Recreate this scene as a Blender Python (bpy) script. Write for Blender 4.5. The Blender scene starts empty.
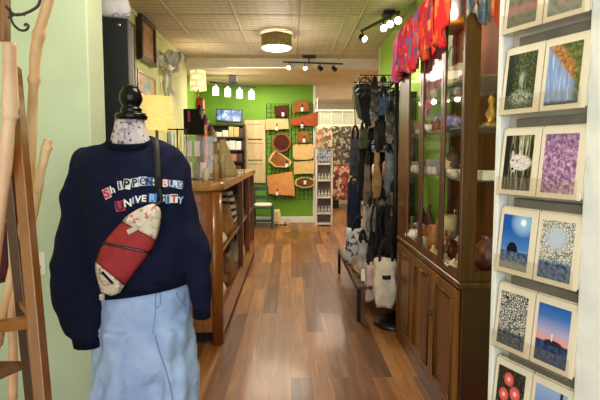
import bpy, bmesh, math, random
from mathutils import Vector, Matrix, noise as mnoise
from mathutils.bvhtree import BVHTree
random.seed(7)
R=math.radians; PI=math.pi
sc=bpy.context.scene
C=bpy.context.collection
# ---------------------------------------------------------------- camera
FPX=450.0; EYE=1.4; SH=13.0
pitch=math.atan(33/FPX); yaw=math.atan(9/FPX)
cam_d=bpy.data.cameras.new('camera'); cam=bpy.data.objects.new('camera',cam_d); C.objects.link(cam)
cam_d.sensor_width=36; cam_d.lens=FPX/600*36; cam_d.shift_y=-SH/600; cam_d.clip_start=.05
cam.location=(0,0,EYE); cam.rotation_euler=(PI/2-pitch,0,-yaw); sc.camera=cam
CR=cam.rotation_euler.to_matrix()
def ray(px,py):
    return CR@Vector(((px-300)/FPX, -(py+SH-200)/FPX, -1))
def at(px,py,Y):
    d=ray(px,py); t=Y/d.y; return Vector((0,0,EYE))+d*t
def atx(px,py,X):
    d=ray(px,py); t=X/d.x; return Vector((0,0,EYE))+d*t
def atz(px,py,Z):
    d=ray(px,py); t=(Z-EYE)/d.z; return Vector((0,0,EYE))+d*t
# ---------------------------------------------------------------- materials
def lin(c):
    return tuple(((v/255)/12.92 if v/255<=.04045 else (((v/255)+.055)/1.055)**2.4) for v in c)+(1.0,)
MATS={}
class NT:
    def __init__(s,name):
        s.m=bpy.data.materials.new(name); s.m.use_nodes=True; s.t=s.m.node_tree
        s.b=s.t.nodes['Principled BSDF']; s.out=s.t.nodes['Material Output']; MATS[name]=s.m
    def n(s,typ,**k):
        x=s.t.nodes.new(typ)
        for a,v in k.items(): setattr(x,a,v)
        return x
    def l(s,a,b): s.t.links.new(a,b)
    def setin(s,sock,v):
        if hasattr(v,'is_linked') or isinstance(v,bpy.types.NodeSocket): s.l(v,sock)
        else: sock.default_value=v
    def coord(s,which='Object',scale=(1,1,1),rot=(0,0,0)):
        c=s.n('ShaderNodeTexCoord'); mp=s.n('ShaderNodeMapping'); mp.inputs['Scale'].default_value=scale; mp.inputs['Rotation'].default_value=rot
        s.l(c.outputs[which],mp.inputs['Vector']); return mp.outputs['Vector']
    def math(s,op,a,b=0.0,c=None,clamp=False):
        x=s.n('ShaderNodeMath',operation=op,use_clamp=clamp); s.setin(x.inputs[0],a); s.setin(x.inputs[1],b)
        if c is not None: s.setin(x.inputs[2],c)
        return x.outputs[0]
    def noise(s,vec,scale,detail=3,rough=.5,dist=0):
        x=s.n('ShaderNodeTexNoise'); s.l(vec,x.inputs['Vector']); x.inputs['Scale'].default_value=scale; x.inputs['Detail'].default_value=detail
        x.inputs['Roughness'].default_value=rough; x.inputs['Distortion'].default_value=dist; return x.outputs['Fac']
    def voro(s,vec,scale,feature='F1',out='Distance'):
        x=s.n('ShaderNodeTexVoronoi',feature=feature); s.l(vec,x.inputs['Vector']); x.inputs['Scale'].default_value=scale; return x.outputs[out]
    def mix(s,f,a,b):
        x=s.n('ShaderNodeMix',data_type='RGBA'); s.setin(x.inputs[0],f); s.setin(x.inputs[6],a); s.setin(x.inputs[7],b); return x.outputs[2]
    def ramp(s,f,stops,interp='LINEAR'):
        x=s.n('ShaderNodeValToRGB'); s.l(f,x.inputs[0]); r=x.color_ramp; r.interpolation=interp
        while len(r.elements)<len(stops): r.elements.new(.5)
        for e,(p,c) in zip(r.elements,stops): e.position=p; e.color=lin(c)
        return x.outputs[0]
    def step(s,v,lo,hi):
        x=s.n('ShaderNodeMapRange',clamp=True); s.setin(x.inputs[0],v); x.inputs[1].default_value=lo; x.inputs[2].default_value=hi; return x.outputs[0]
    def bump(s,h,strength,dist=.01):
        x=s.n('ShaderNodeBump'); x.inputs['Strength'].default_value=strength; x.inputs['Distance'].default_value=dist
        s.l(h,x.inputs['Height']); s.l(x.outputs[0],s.b.inputs['Normal'])
    def fin(s,col,rough=.6,metal=0,coat=0,spec=None):
        s.setin(s.b.inputs['Base Color'],col); s.setin(s.b.inputs['Roughness'],rough); s.b.inputs['Metallic'].default_value=metal
        s.b.inputs['Coat Weight'].default_value=coat; s.b.inputs['Coat Roughness'].default_value=.1
        if spec is not None: s.b.inputs['Specular IOR Level'].default_value=spec
        return s.m
def mat(name,c,rough=.6,metal=0,var=.12,scale=12,bump=0,c2=None,coat=0,spec=None):
    if name in MATS: return MATS[name]
    t=NT(name); v=t.coord(); f=t.noise(v,scale,4,.6)
    if c2 is None: c2=tuple(max(0,x*(1-var*1.6)) for x in c); c=tuple(min(255,x*(1+var*.5)) for x in c)
    col=t.ramp(f,[(.3,c2),(.7,c)])
    if bump: t.bump(t.noise(v,scale*6,3),bump,.004)
    return t.fin(col,rough,metal,coat,spec)
def wood(name,ca,cb,scale=(1,1,12),rough=.35,coat=.25,fine=9,bump=.08,spec=None):
    if name in MATS: return MATS[name]
    t=NT(name); v=t.coord('Object',tuple(1/x*6 if x else 1 for x in scale)); 
    a=t.noise(v,2.2,6,.62,.9); g=t.noise(v,fine*3,2,.6)
    f=t.math('ADD',t.math('MULTIPLY',a,.75),t.math('MULTIPLY',g,.25))
    col=t.ramp(f,[(.34,ca),(.5,tuple((x+y)/2 for x,y in zip(ca,cb))),(.66,cb)])
    t.bump(g,bump,.002); return t.fin(col,rough,0,coat,spec)
def pat(name,stops,scale=20,tex='voronoi',rough=.8,interp='CONSTANT',dist=0,sc3=(1,1,1),bump=0):
    if name in MATS: return MATS[name]
    t=NT(name); v=t.coord('Object',sc3)
    if tex=='voronoi':
        nz=t.n('ShaderNodeTexNoise'); t.l(v,nz.inputs['Vector']); nz.inputs['Scale'].default_value=scale*.7
        ad=t.n('ShaderNodeVectorMath',operation='MULTIPLY_ADD'); t.l(nz.outputs['Color'],ad.inputs[0]); ad.inputs[1].default_value=(1.6/scale,)*3; t.l(v,ad.inputs[2])
        x=t.n('ShaderNodeTexVoronoi'); t.l(ad.outputs[0],x.inputs['Vector']); x.inputs['Scale'].default_value=scale
        sx=t.n('ShaderNodeSeparateColor'); t.l(x.outputs['Color'],sx.inputs[0]); f=sx.outputs[0]
    elif tex=='noise': f=t.step(t.noise(v,scale,4,.6,dist),.25,.75)
    else:
        w=t.n('ShaderNodeTexWave',wave_type='BANDS',bands_direction='X' if tex=='wavex' else ('Y' if tex=='wavey' else 'Z')); t.l(v,w.inputs['Vector']); w.inputs['Scale'].default_value=scale; w.inputs['Distortion'].default_value=dist; f=w.outputs['Fac']
    col=t.ramp(f,stops,interp)
    if bump: t.bump(t.noise(v,scale*5,2),bump,.003)
    return t.fin(col,rough)
def glass(name,tint=(255,255,255),gl=.03,alpha=0.0):
    if name in MATS: return MATS[name]
    t=NT(name); tr=t.n('ShaderNodeBsdfTransparent'); tr.inputs[0].default_value=lin(tint)
    g=t.n('ShaderNodeBsdfGlossy'); g.inputs['Roughness'].default_value=.03; fr=t.n('ShaderNodeFresnel'); fr.inputs[0].default_value=1.45
    f=t.math('ADD',t.math('MULTIPLY',fr.outputs[0],.06),gl-.03,clamp=True); mx=t.n('ShaderNodeMixShader'); t.l(f,mx.inputs[0]); t.l(tr.outputs[0],mx.inputs[1]); t.l(g.outputs[0],mx.inputs[2])
    last=mx.outputs[0]
    if alpha:
        d=t.n('ShaderNodeBsdfDiffuse'); d.inputs[0].default_value=lin((235,235,230)); m2=t.n('ShaderNodeMixShader'); m2.inputs[0].default_value=alpha
        t.l(last,m2.inputs[1]); t.l(d.outputs[0],m2.inputs[2]); last=m2.outputs[0]
    t.l(last,t.out.inputs[0]); return t.m
def emis(name,c,strength):
    if name in MATS: return MATS[name]
    t=NT(name); t.fin(lin(c),.5); t.b.inputs['Emission Color'].default_value=lin(c); t.b.inputs['Emission Strength'].default_value=strength; return t.m
# ---------------------------------------------------------------- geometry
def NB(): return bmesh.new()
def V(*a): return Vector(a)
def box(bm,lo,hi,bev=0,seg=2,M=None,mi=0):
    lo=Vector(lo); hi=Vector(hi)
    r=bmesh.ops.create_cube(bm,size=1); vs=r['verts']; c=(lo+hi)/2; d=hi-lo
    for v in vs: v.co=Vector((v.co.x*d.x,v.co.y*d.y,v.co.z*d.z))+c
    es=list({e for v in vs for e in v.link_edges}); fs=list({f for v in vs for f in v.link_faces})
    if bev:
        rr=bmesh.ops.bevel(bm,geom=es,offset=bev,segments=seg,profile=.5,affect='EDGES'); vs=list({v for f in rr['faces'] for v in f.verts}|{v for v in vs if v.is_valid}); fs=list({f for v in vs for f in v.link_faces})
    if M is not None:
        for v in vs: v.co=M@v.co
    for f in fs: f.material_index=mi
    return vs
def beam(bm,p0,p1,w,t,up=(0,0,1),bev=0):
    p0=Vector(p0); p1=Vector(p1); d=p1-p0; L=d.length; z=d.normalized(); x=Vector(up).cross(z)
    if x.length<1e-4: x=Vector((1,0,0)).cross(z)
    x.normalize(); y=z.cross(x); M=Matrix((x,y,z)).transposed().to_4x4(); M.translation=p0
    return box(bm,(-w/2,-t/2,0),(w/2,t/2,L),bev,2,M)
def ringloft(bm,rings,capa=True,capb=True,closed=True,mi=0):
    vr=[[bm.verts.new(p) for p in r] for r in rings]; n=len(vr[0])
    for a,b in zip(vr,vr[1:]):
        for i in range(n if closed else n-1):
            j=(i+1)%n
            f=bm.faces.new((a[i],a[j],b[j],b[i])); f.smooth=True; f.material_index=mi
    if closed and capa: f=bm.faces.new(vr[0][::-1]); f.material_index=mi
    if closed and capb: f=bm.faces.new(vr[-1]); f.material_index=mi
    return vr
def frame_of(d,up=Vector((0,0,1))):
    d=d.normalized(); x=up.cross(d)
    if x.length<1e-3: x=Vector((0,1,0)).cross(d)
    x.normalize(); return x,d.cross(x)
def tube(bm,pts,r,n=8,caps=True,flat=1.0,mi=0,closed=False):
    pts=[Vector(p) for p in pts]; rs=r if isinstance(r,(list,tuple)) else [r]*len(pts); rings=[]
    x0=None
    for i,p in enumerate(pts):
        if closed: d=pts[(i+1)%len(pts)]-pts[i-1]
        else: d=pts[min(i+1,len(pts)-1)]-pts[max(i-1,0)]
        d=d.normalized() if d.length>1e-9 else Vector((0,0,1))
        if x0 is None: x,y=frame_of(d)
        else:
            x=x0-d*x0.dot(d); x=x.normalized() if x.length>1e-5 else frame_of(d)[0]; y=d.cross(x)
        x0=x
        rings.append([p+x*(math.cos(2*PI*k/n)*rs[i])+y*(math.sin(2*PI*k/n)*rs[i]*flat) for k in range(n)])
    if closed: rings.append([v.copy() for v in rings[0]]); caps=False
    ringloft(bm,rings,caps,caps,mi=mi)
def crv(pts,k=6):
    pts=[Vector(p) for p in pts]; P=[pts[0]*2-pts[1]]+pts+[pts[-1]*2-pts[-2]]; o=[]
    for i in range(1,len(P)-2):
        a,b,c,d=P[i-1:i+3]
        for j in range(k):
            t=j/k; o.append(.5*((2*b)+(c-a)*t+(2*a-5*b+4*c-d)*t*t+(3*b-a-3*c+d)*t**3))
    o.append(pts[-1]); return o
def lathe(bm,prof,c=(0,0,0),n=24,M=None,mi=0,sq=1.0):
    c=Vector(c); rings=[]
    for r,z in prof:
        q=[Vector((max(r,1e-4)*math.cos(2*PI*k/n),max(r,1e-4)*sq*math.sin(2*PI*k/n),z)) for k in range(n)]
        rings.append([(M@p if M is not None else p)+c for p in q])
    ringloft(bm,rings,mi=mi)
def prism(bm,poly,ax,t,mi=0,bev=0):
    """extrude polygon (list of 3D points) by vector ax*t"""
    ax=Vector(ax)*t; a=[bm.verts.new(Vector(p)) for p in poly]; b=[bm.verts.new(Vector(p)+ax) for p in poly]; n=len(a); fs=[bm.faces.new(a[::-1]),bm.faces.new(b)]
    for i in range(n): fs.append(bm.faces.new((a[i],a[(i+1)%n],b[(i+1)%n],b[i])))
    for f in fs: f.material_index=mi
    if bev: bmesh.ops.bevel(bm,geom=list({e for f in fs[:2] for e in f.edges}),offset=bev,segments=2,profile=.5,affect='EDGES')
def sheet(bm,fn,nu,nv,mi=0):
    g=[[bm.verts.new(fn(i/nu,j/nv)) for j in range(nv+1)] for i in range(nu+1)]
    for i in range(nu):
        for j in range(nv):
            f=bm.faces.new((g[i][j],g[i+1][j],g[i+1][j+1],g[i][j+1])); f.smooth=True; f.material_index=mi
def rect_ring(cx,cy,z,hx,hy,p=3.0,n=24):
    o=[]
    for k in range(n):
        a=2*PI*k/n; c=math.cos(a); s=math.sin(a)
        o.append(Vector((cx+hx*math.copysign(abs(c)**(2/p),c),cy+hy*math.copysign(abs(s)**(2/p),s),z)))
    return o
# ---------------------------------------------------------------- objects
def thing(name,label,cat,loc=(0,0,0),rotz=0,group=None):
    o=bpy.data.objects.new(name,None); C.objects.link(o); o.empty_display_size=.05
    o.location=loc; o.rotation_euler=(0,0,rotz); o['label']=label; o['category']=cat
    if group: o['group']=group
    return o
def root_of(p):
    while p.parent: p=p.parent
    return p
def link(name,bm,m,parent=None,sm=None):
    me=bpy.data.meshes.new(name); bmesh.ops.recalc_face_normals(bm,faces=bm.faces[:]) ; bm.to_mesh(me); bm.free()
    for k in (m if isinstance(m,(list,tuple)) else [m]): me.materials.append(k)
    if sm:
        for p in me.polygons: p.use_smooth=True
    o=bpy.data.objects.new(name,me); C.objects.link(o)
    if parent: o.parent=parent
    return o
def part(name,bm,m,parent,label=None,sm=None):      # local coordinates
    o=link(name,bm,m,parent,sm)
    if label: o['label']=label
    return o
def wpart(name,bm,m,parent,label=None,sm=None):     # world coordinates
    r=root_of(parent); M=Matrix.LocRotScale(r.location,r.rotation_euler,None).inverted()
    bmesh.ops.transform(bm,matrix=M,verts=bm.verts[:])
    return part(name,bm,m,parent,label,sm)
def single(name,bm,m,label,cat,group=None,sm=None):  # world coordinates, origin moved to base
    xs=[v.co for v in bm.verts]; lo=Vector([min(c[i] for c in xs) for i in range(3)]); hi=Vector([max(c[i] for c in xs) for i in range(3)])
    b=Vector(((lo.x+hi.x)/2,(lo.y+hi.y)/2,lo.z)); bmesh.ops.translate(bm,verts=bm.verts[:],vec=-b)
    o=link(name,bm,m,None,sm); o.location=b; o['label']=label; o['category']=cat
    if group: o['group']=group
    return o
def struct(name,bm,m,parent=None):
    o=link(name,bm,m,parent)
    if not parent: o['kind']='structure'
    return o
def copy_tree(o,parent=None):
    c=o.copy(); C.objects.link(c); c.parent=parent
    for ch in o.children: copy_tree(ch,c)
    return c
def dup(o,loc,rotz=None,label=None,group=None):
    c=copy_tree(o); c.location=loc
    if rotz is not None: c.rotation_euler=(0,0,rotz)
    if label: c['label']=label
    if group: c['group']=group
    return c
def mod(o,t,**k):
    m=o.modifiers.new(t.lower(),t)
    for a,v in k.items(): setattr(m,a,v)
    return m
# ---------------------------------------------------------------- common materials
M_white=mat('white_paint',(232,230,222),.5,var=.03)
M_black=mat('black_metal',(22,22,24),.4,.3,var=.1)
M_blackcloth=mat('black_cloth',(17,17,20),.85,var=.2,scale=30,bump=.2)
M_chrome=mat('chrome',(190,190,190),.25,1,var=.05)
M_brass=mat('old_brass',(120,90,50),.35,1,var=.15)
M_walnut=wood('walnut',(58,32,9),(120,72,24),(3,3,24),.32,.2,spec=.35)
M_walnut2=wood('walnut_back',(105,58,20),(158,94,40),(3,3,24),.65,0,spec=.15)
M_counter=wood('counter_oak',(112,62,20),(164,98,40),(3,3,22),.3,.5)
M_countertop=wood('counter_top',(140,92,40),(192,140,74),(3,20,3),.25,.6)
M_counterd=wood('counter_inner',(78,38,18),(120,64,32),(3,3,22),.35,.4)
M_easel=wood('easel_wood',(100,54,12),(150,90,26),(3,3,26),.35,.4)
M_glass=glass('clear_glass'); M_acryl=glass('acrylic',(250,250,250),.06,.05)
M_cream=mat('cream_card',(232,224,200),.7,var=.04,scale=5)
M_tag=mat('paper_tag',(240,238,232),.7,var=.02)
M_brownlea=mat('tan_leather',(140,84,40),.45,var=.25,scale=14,bump=.2)
M_grey=mat('grey_cloth',(110,108,106),.85,var=.3,scale=16)

DAY=2.6; EXPO=.5
# ================================================================= SETTING
H=2.9; XL=-1.65; XR=1.25; YB=9.12; YBEAM=7.26; H2=2.77
# floor planks
t=NT('floor_planks'); v=t.coord('Object',(1,1,1),(0,0,PI/2))
bk=t.n('ShaderNodeTexBrick'); t.l(v,bk.inputs['Vector']); bk.offset=.37; bk.inputs['Scale'].default_value=1; bk.inputs['Brick Width'].default_value=1.15; bk.inputs['Row Height'].default_value=.127
bk.inputs['Mortar Size'].default_value=.0012; bk.inputs['Mortar Smooth'].default_value=.3; bk.inputs['Bias'].default_value=0
bk.inputs['Color1'].default_value=(0,0,0,1); bk.inputs['Color2'].default_value=(1,1,1,1); bk.inputs['Mortar'].default_value=(.5,.5,.5,1)
v2=t.coord('Object',(9,.8,1)); nz=t.n('ShaderNodeTexNoise',noise_dimensions='4D'); t.l(v2,nz.inputs['Vector']); t.l(t.math('MULTIPLY',bk.outputs['Color'],9.0),nz.inputs['W']); nz.inputs['Scale'].default_value=1.6; nz.inputs['Detail'].default_value=5; nz.inputs['Roughness'].default_value=.62; nz.inputs['Distortion'].default_value=.7
v3=t.coord('Object',(70,3,1)); gr=t.noise(v3,1.5,3,.6)
f=t.math('ADD',t.math('ADD',t.math('MULTIPLY',nz.outputs['Fac'],.62),t.math('MULTIPLY',gr,.16)),t.math('MULTIPLY',bk.outputs['Color'],.24))
col=t.ramp(f,[(.3,(72,38,14)),(.47,(120,72,32)),(.6,(156,102,52)),(.75,(190,138,82))])
col=t.mix(t.math('MULTIPLY',bk.outputs['Fac'],.65),col,lin((62,34,17)))
t.bump(t.math('ADD',t.math('MULTIPLY',gr,.25),t.math('MULTIPLY',bk.outputs['Fac'],-1.0)),.12,.002)
M_floor=t.fin(col,t.math('ADD',t.math('MULTIPLY',gr,.10),.36),0,.2)
bm=NB(); box(bm,(-3,-1.0,-.1),(3,12.6,0)); struct('floor',bm,M_floor)
# tin ceiling
t=NT('tin_ceiling'); v=t.coord('Object')
bk=t.n('ShaderNodeTexBrick'); t.l(v,bk.inputs['Vector']); bk.offset=0; bk.inputs['Scale'].default_value=1; bk.inputs['Brick Width'].default_value=.61; bk.inputs['Row Height'].default_value=.61; bk.inputs['Mortar Size'].default_value=.012; bk.inputs['Mortar Smooth'].default_value=.5
w1=t.n('ShaderNodeTexWave',wave_type='BANDS',bands_direction='Y'); t.l(v,w1.inputs['Vector']); w1.inputs['Scale'].default_value=3.3
w2=t.n('ShaderNodeTexWave',wave_type='BANDS',bands_direction='X'); t.l(v,w2.inputs['Vector']); w2.inputs['Scale'].default_value=3.3
n1=t.voro(v,26)
w3=t.n('ShaderNodeTexWave',wave_type='BANDS',bands_direction='Y'); t.l(v,w3.inputs['Vector']); w3.inputs['Scale'].default_value=3.3
hh=t.math('ADD',t.math('ADD',t.math('MULTIPLY',w1.outputs['Fac'],.6),t.math('MULTIPLY',w2.outputs['Fac'],.4)),t.math('ADD',t.math('MULTIPLY',n1,.5),t.math('MULTIPLY',bk.outputs['Fac'],1.2)))
t.bump(hh,.6,.008)
col=t.ramp(t.noise(v,1.2,4),[(.3,(190,176,150)),(.7,(208,196,170))])
col=t.mix(t.math('MULTIPLY',t.math('MAXIMUM',t.step(w3.outputs['Fac'],.35,.05),t.math('MULTIPLY',t.step(n1,.5,.15),.5)),.42),col,lin((112,98,74)))
M_ceil=t.fin(col,.6)
bm=NB(); box(bm,(-3,-1.0,H),(2.2,YBEAM,H+.1)); 
for k in range(4):
    x=-1.28+k*.68; box(bm,(x-.012,-1,H-.012),(x+.012,YBEAM,H+.001),.004,1)
for k in range(13): 
    y=-.5+k*.61; box(bm,(XL,y-.005,H-.006),(XR,y+.005,H+.001),.002,1)
struct('ceiling',bm,M_ceil)
M_cream_wall=mat('cream_plaster',(214,198,166),.8,var=.05,scale=2)
M_ceil2=mat('cream_ceiling',(214,192,158),.8,var=.04,scale=2)
bm=NB(); box(bm,(-3,YBEAM,H2),(3,12.6,H+.1)); o=struct('ceiling',bm,M_ceil2); o.name='ceiling_rear'
bm=NB(); box(bm,(-2.2,YBEAM-.05,H2-.02),(2.0,YBEAM+.1,H)); struct('trim_1',bm,mat('beam_paint',(214,204,182),.6,var=.03))
bm=NB(); box(bm,(XL,-1.0,H-.05),(XL+.025,YBEAM,H),.008); struct('trim_2',bm,mat('crown_paint',(200,198,160),.6,var=.03))
M_wgL=mat('pale_green_wall',(206,210,148),.75,var=.05,scale=2)
M_mint=mat('mint_wall',(196,209,178),.7,var=.04,scale=1.5)
M_lime=mat('lime_wall',(140,182,52),.7,var=.05,scale=1.5)
M_green=mat('green_wall',(110,160,36),.7,var=.06,scale=1.5)
bm=NB(); box(bm,(XL-.15,-1,0),(XL,7.3,H)); struct('wall_left',bm,M_wgL)
bm=NB(); box(bm,(-1.95,7.3,0),(-1.8,YB+.1,H)); box(bm,(-1.95,7.28,0),(XL,7.3,H)); o=struct('wall_left',bm,M_green); o.name='wall_left_rear'
px=at(88,60,2.3).x
bm=NB(); box(bm,(XL-.02,2.3,0),(px,2.49,H),.004,1); struct('wall_pier',bm,M_mint)
bm=NB(); box(bm,(XR,-1,0),(XR+.15,6.4,H)); struct('wall_right',bm,M_lime)
bm=NB(); box(bm,(2.0,6.4,0),(2.15,12.6,H)); box(bm,(XR,6.4,0),(2.0,6.5,H)); o=struct('wall_right',bm,M_cream_wall); o.name='wall_right_rear'
xe=at(313,150,YB).x
bm=NB(); box(bm,(-1.95,YB,0),(xe,YB+.14,H2)); struct('wall_back',bm,M_green)
bm=NB(); box(bm,(xe,YB-.02,0),(xe+.05,YB+.16,H2),.005); struct('trim_3',bm,M_white)
bm=NB(); box(bm,(-1.75,YB-.02,0),(xe,YB,.13),.005); struct('baseboard_back',bm,M_white)
bm=NB(); box(bm,(-3,12.5,0),(3,12.65,H)); o=struct('wall_back',bm,M_cream_wall); o.name='wall_back_rear'
bm=NB(); box(bm,(XR-.015,3.4,0),(XR,6.5,.12),.004); struct('baseboard_right',bm,M_white)
# street front: wide shop window opening behind the camera
bm=NB(); box(bm,(-1.8,-1.12,0),(1.4,-1.0,.25)); box(bm,(-1.8,-1.12,2.75),(1.4,-1.0,H)); box(bm,(-1.8,-1.12,0),(-1.6,-1,H)); box(bm,(1.25,-1.12,0),(1.4,-1,H)); struct('wall_front',bm,M_mint)
# pale blue upright trim on left wall
p=at(175,100,6.1)
bm=NB(); box(bm,(XL,6.05,.0),(XL+.05,6.16,2.28),.008); struct('trim_4',bm,mat('pale_blue_paint',(176,204,206),.6,var=.05))
# transom screen in the back room
M_frost=mat('frosted_panel',(168,172,148),.5,var=.06,scale=3)
bm=NB(); a=at(313,125,11.4); b=at(372,111,11.4); box(bm,(a.x-.1,11.4,a.z),(b.x+.1,11.44,b.z)); struct('window_1',bm,M_frost)
bm=NB()
for k in range(7):
    x=a.x-.1+k*(b.x-a.x+.2)/6; box(bm,(x-.012,11.37,a.z),(x+.012,11.4,b.z))
box(bm,(a.x-.1,11.36,a.z-.03),(b.x+.1,11.4,a.z+.01)); box(bm,(a.x-.1,11.36,b.z-.01),(b.x+.1,11.4,b.z+.03)); struct('window_frame',bm,M_cream_wall,bpy.data.objects['window_1'])
# world: daylight
w=bpy.data.worlds.new('world'); sc.world=w; w.use_nodes=True; nt=w.node_tree; bg=nt.nodes['Background']
bg.inputs[0].default_value=(.90,.95,1.0,1); bg.inputs[1].default_value=DAY if 'DAY' in globals() else 2.4
def light(typ,name,loc,energy,color=(1,1,1),rot=(0,0,0),**k):
    d=bpy.data.lights.new(name,typ); d.energy=energy; d.color=color
    for a,v in k.items(): setattr(d,a,v)
    o=bpy.data.objects.new(name,d); C.objects.link(o); o.location=loc; o.rotation_euler=rot; return o
pl=light('AREA','daylight_portal',(-.17,-1.05,1.5),1,rot=(PI/2,0,0),shape='RECTANGLE',size=2.9,size_y=2.5); pl.data.cycles.is_portal=True
WARM=(1,.80,.56); WARM2=(1,.88,.72)
# ceiling drum light
dl=thing('drum_ceiling_light','round ceiling light with bronze mesh band and glowing white diffuser','ceiling light',(0,0,0))
c=atz(276.5,33,H); c=Vector((c.x,c.y,H)); dl.location=(c.x,c.y,H-.2)
zb=at(276,48,c.y).z-H
bm=NB(); lathe(bm,[(.07,0),(.085,-.006),(.085,-.02),(.05,-.03),(.02,-.035)],c,28); wpart('canopy',bm,M_chrome,dl)
bm=NB(); lathe(bm,[(.012,-.02),(.012,zb+.06)],c,10)
for k in range(3):
    a=k*2*PI/3+.4; tube(bm,[c+V(0,0,-.03),c+V(.17*math.cos(a),.17*math.sin(a),-.035)],.005,6)
wpart('stem',bm,M_chrome,dl)
bm=NB(); n=48
for r0,sg in ((.188,1),):
    ringloft(bm,[[c+V(r*math.cos(2*PI*k/n),r*math.sin(2*PI*k/n),z) for k in range(n)] for r,z in ((.184,-.035),(.19,-.033),(.19,zb),(.184,zb),(.184,-.035))],False,False)
wpart('band',bm,pat('bronze_mesh',[(0,(120,100,52)),(.5,(160,138,84))],120,'voronoi',.4),dl,'bronze mesh drum band')
bm=NB(); lathe(bm,[(.183,zb+.03),(.183,zb+.005),(.17,zb-.012),(.10,zb-.022),(.0,zb-.024)],c,40); wpart('diffuser',bm,emis('lamp_white',(255,246,232),4),dl)
light('AREA','drum_bulb',c+V(0,0,zb-.03),26,WARM2,shape='DISK',size=.36)
light('POINT','drum_glow',c+V(0,0,zb-.22),16,WARM2,shadow_soft_size=.17)
# track lights
def spot(parent,p,aim,s=1,glow=22,bell=False):
    p=Vector(p)
    if bell:
        bm=NB(); tube(bm,[p,p+V(0,0,-.05)],.006,6); lathe(bm,[(.018,-.04),(.022,-.05),(.022,-.075),(.01,-.08)],p,12); st=wpart('stem',bm,M_chrome,parent)
        bm=NB(); lathe(bm,[(.02,-.065),(.045,-.075),(.055,-.10),(.055,-.20),(.048,-.215),(.04,-.205),(.045,-.11),(.02,-.08)],p,18); wpart('glass_shade',bm,emis('milk_glass',(248,240,214),1.1),st)
        bm=NB(); lathe(bm,[(.0,-.12),(.02,-.14),(.02,-.16),(0,-.18)],p,10); wpart('bulb',bm,emis('bulb_glow',(255,236,200),5),st); return
    aim=Vector(aim).normalized(); x,y=frame_of(aim); M=Matrix((x,y,aim)).transposed()
    bm=NB(); tube(bm,[p,p+V(0,0,-.07)],.008*s,6); st=wpart('stem',bm,M_black,parent)
    q=p+V(0,0,-.08*s)
    bm=NB(); lathe(bm,[(.018*s,-.05*s),(.034*s,-.03*s),(.04*s,.05*s),(.036*s,.05*s),(.03*s,-.02*s)],q,16,M); wpart('spot_head',bm,M_black,st)
    bm=NB(); lathe(bm,[(.001,.035*s),(.034*s,.035*s),(.034*s,.045*s),(.02*s,.05*s),(.001,.052*s)],q,16,M); wpart('bulb',bm,emis('spot_glow',(255,240,210),7),st)
# 1: four glass shades before green wall
T=thing('track_light','dark ceiling bar with four milky glass shades before the green wall','ceiling light',at(233,81,8.2),0)
pa=at(210,82,8.0); pb=at(256,87.5,8.0); 
pm=(pa+pb)/2; T.location=(pm.x,pm.y,H2)
bm=NB(); box(bm,(pm.x-.07,pm.y-.03,pm.z+.03),(pm.x+.07,pm.y+.03,H2),.005); wpart('canopy',bm,M_black,T)
bm=NB(); beam(bm,pa,pb,.03,.025); tube(bm,[pm,pm+V(0,0,.05)],.01,6); wpart('rail',bm,M_black,T)
for i in range(4):
    q=pa.lerp(pb,.12+i*.26); spot(T,q,(0,0,-1),bell=True)
    light('POINT','shade_bulb',q+V(0,-.02,-.28),3.2,WARM2,shadow_soft_size=.05)
# 2: at the beam
pa=at(283,62,7.0); pb=at(343,64,7.0); pm=at(309,62,7.0)
T=thing('track_light','thin black track with four small spots hung at the white beam','ceiling light',(pm.x,pm.y,H))
bm=NB(); box(bm,(pm.x-.1,pm.y-.04,H-.04),(pm.x+.1,pm.y+.04,H),.005); tube(bm,[pm,V(pm.x,pm.y,H-.03)],.01,6); wpart('canopy',bm,M_black,T)
bm=NB(); beam(bm,pa,pb,.022,.02); wpart('rail',bm,M_black,T)
for i,(x,aim,g) in enumerate(((289,(-.1,-1,-.5),22),(305,(0,-1,-.5),26),(320,(.9,.2,-.6),4),(334,(.9,.3,-.7),4))):
    q=pa.lerp(pb,(x-283)/60); spot(T,q,aim,.9,g)
    light('SPOT','beam_spot',q+V(0,-.1,-.14) if i<2 else q+V(.08,.02,-.14),14,WARM2,rot=(R(38),0,R(0 if i<2 else -90)),spot_size=R(100),spot_blend=.8,shadow_soft_size=.04)
# 3: right, above the bag rack
pa=atz(361.5,31,2.84); pb=atz(399,12,2.84); pm=pa.lerp(pb,.75)
T=thing('track_light','black track with spots above the scarves near the right wall','ceiling light',(pm.x,pm.y,H))
bm=NB(); box(bm,(pm.x-.06,pm.y-.06,2.85),(pm.x+.06,pm.y+.06,H),.005); wpart('canopy',bm,M_black,T)
bm=NB(); beam(bm,pa,pb,.028,.024); wpart('rail',bm,M_black,T)
for f_,aim,g in ((.03,(.5,-.9,-.55),14),(.62,(-.1,-1,-.35),26),(.8,(-.3,-1,-.2),40),(.98,(-.2,-1,-.2),40)):
    q=pa.lerp(pb,f_); spot(T,q,aim,1.05,g)
light('SPOT','rail_spot',pa.lerp(pb,.5)+V(0,0,-.22),55,WARM2,rot=(R(12),R(-58),0),spot_size=R(115),spot_blend=.9,shadow_soft_size=.05)
light('SPOT','rail_spot',pa.lerp(pb,.95)+V(-.05,-.1,-.22),30,WARM2,rot=(R(-30),R(-8),0),spot_size=R(130),spot_blend=.9,shadow_soft_size=.05)
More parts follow.
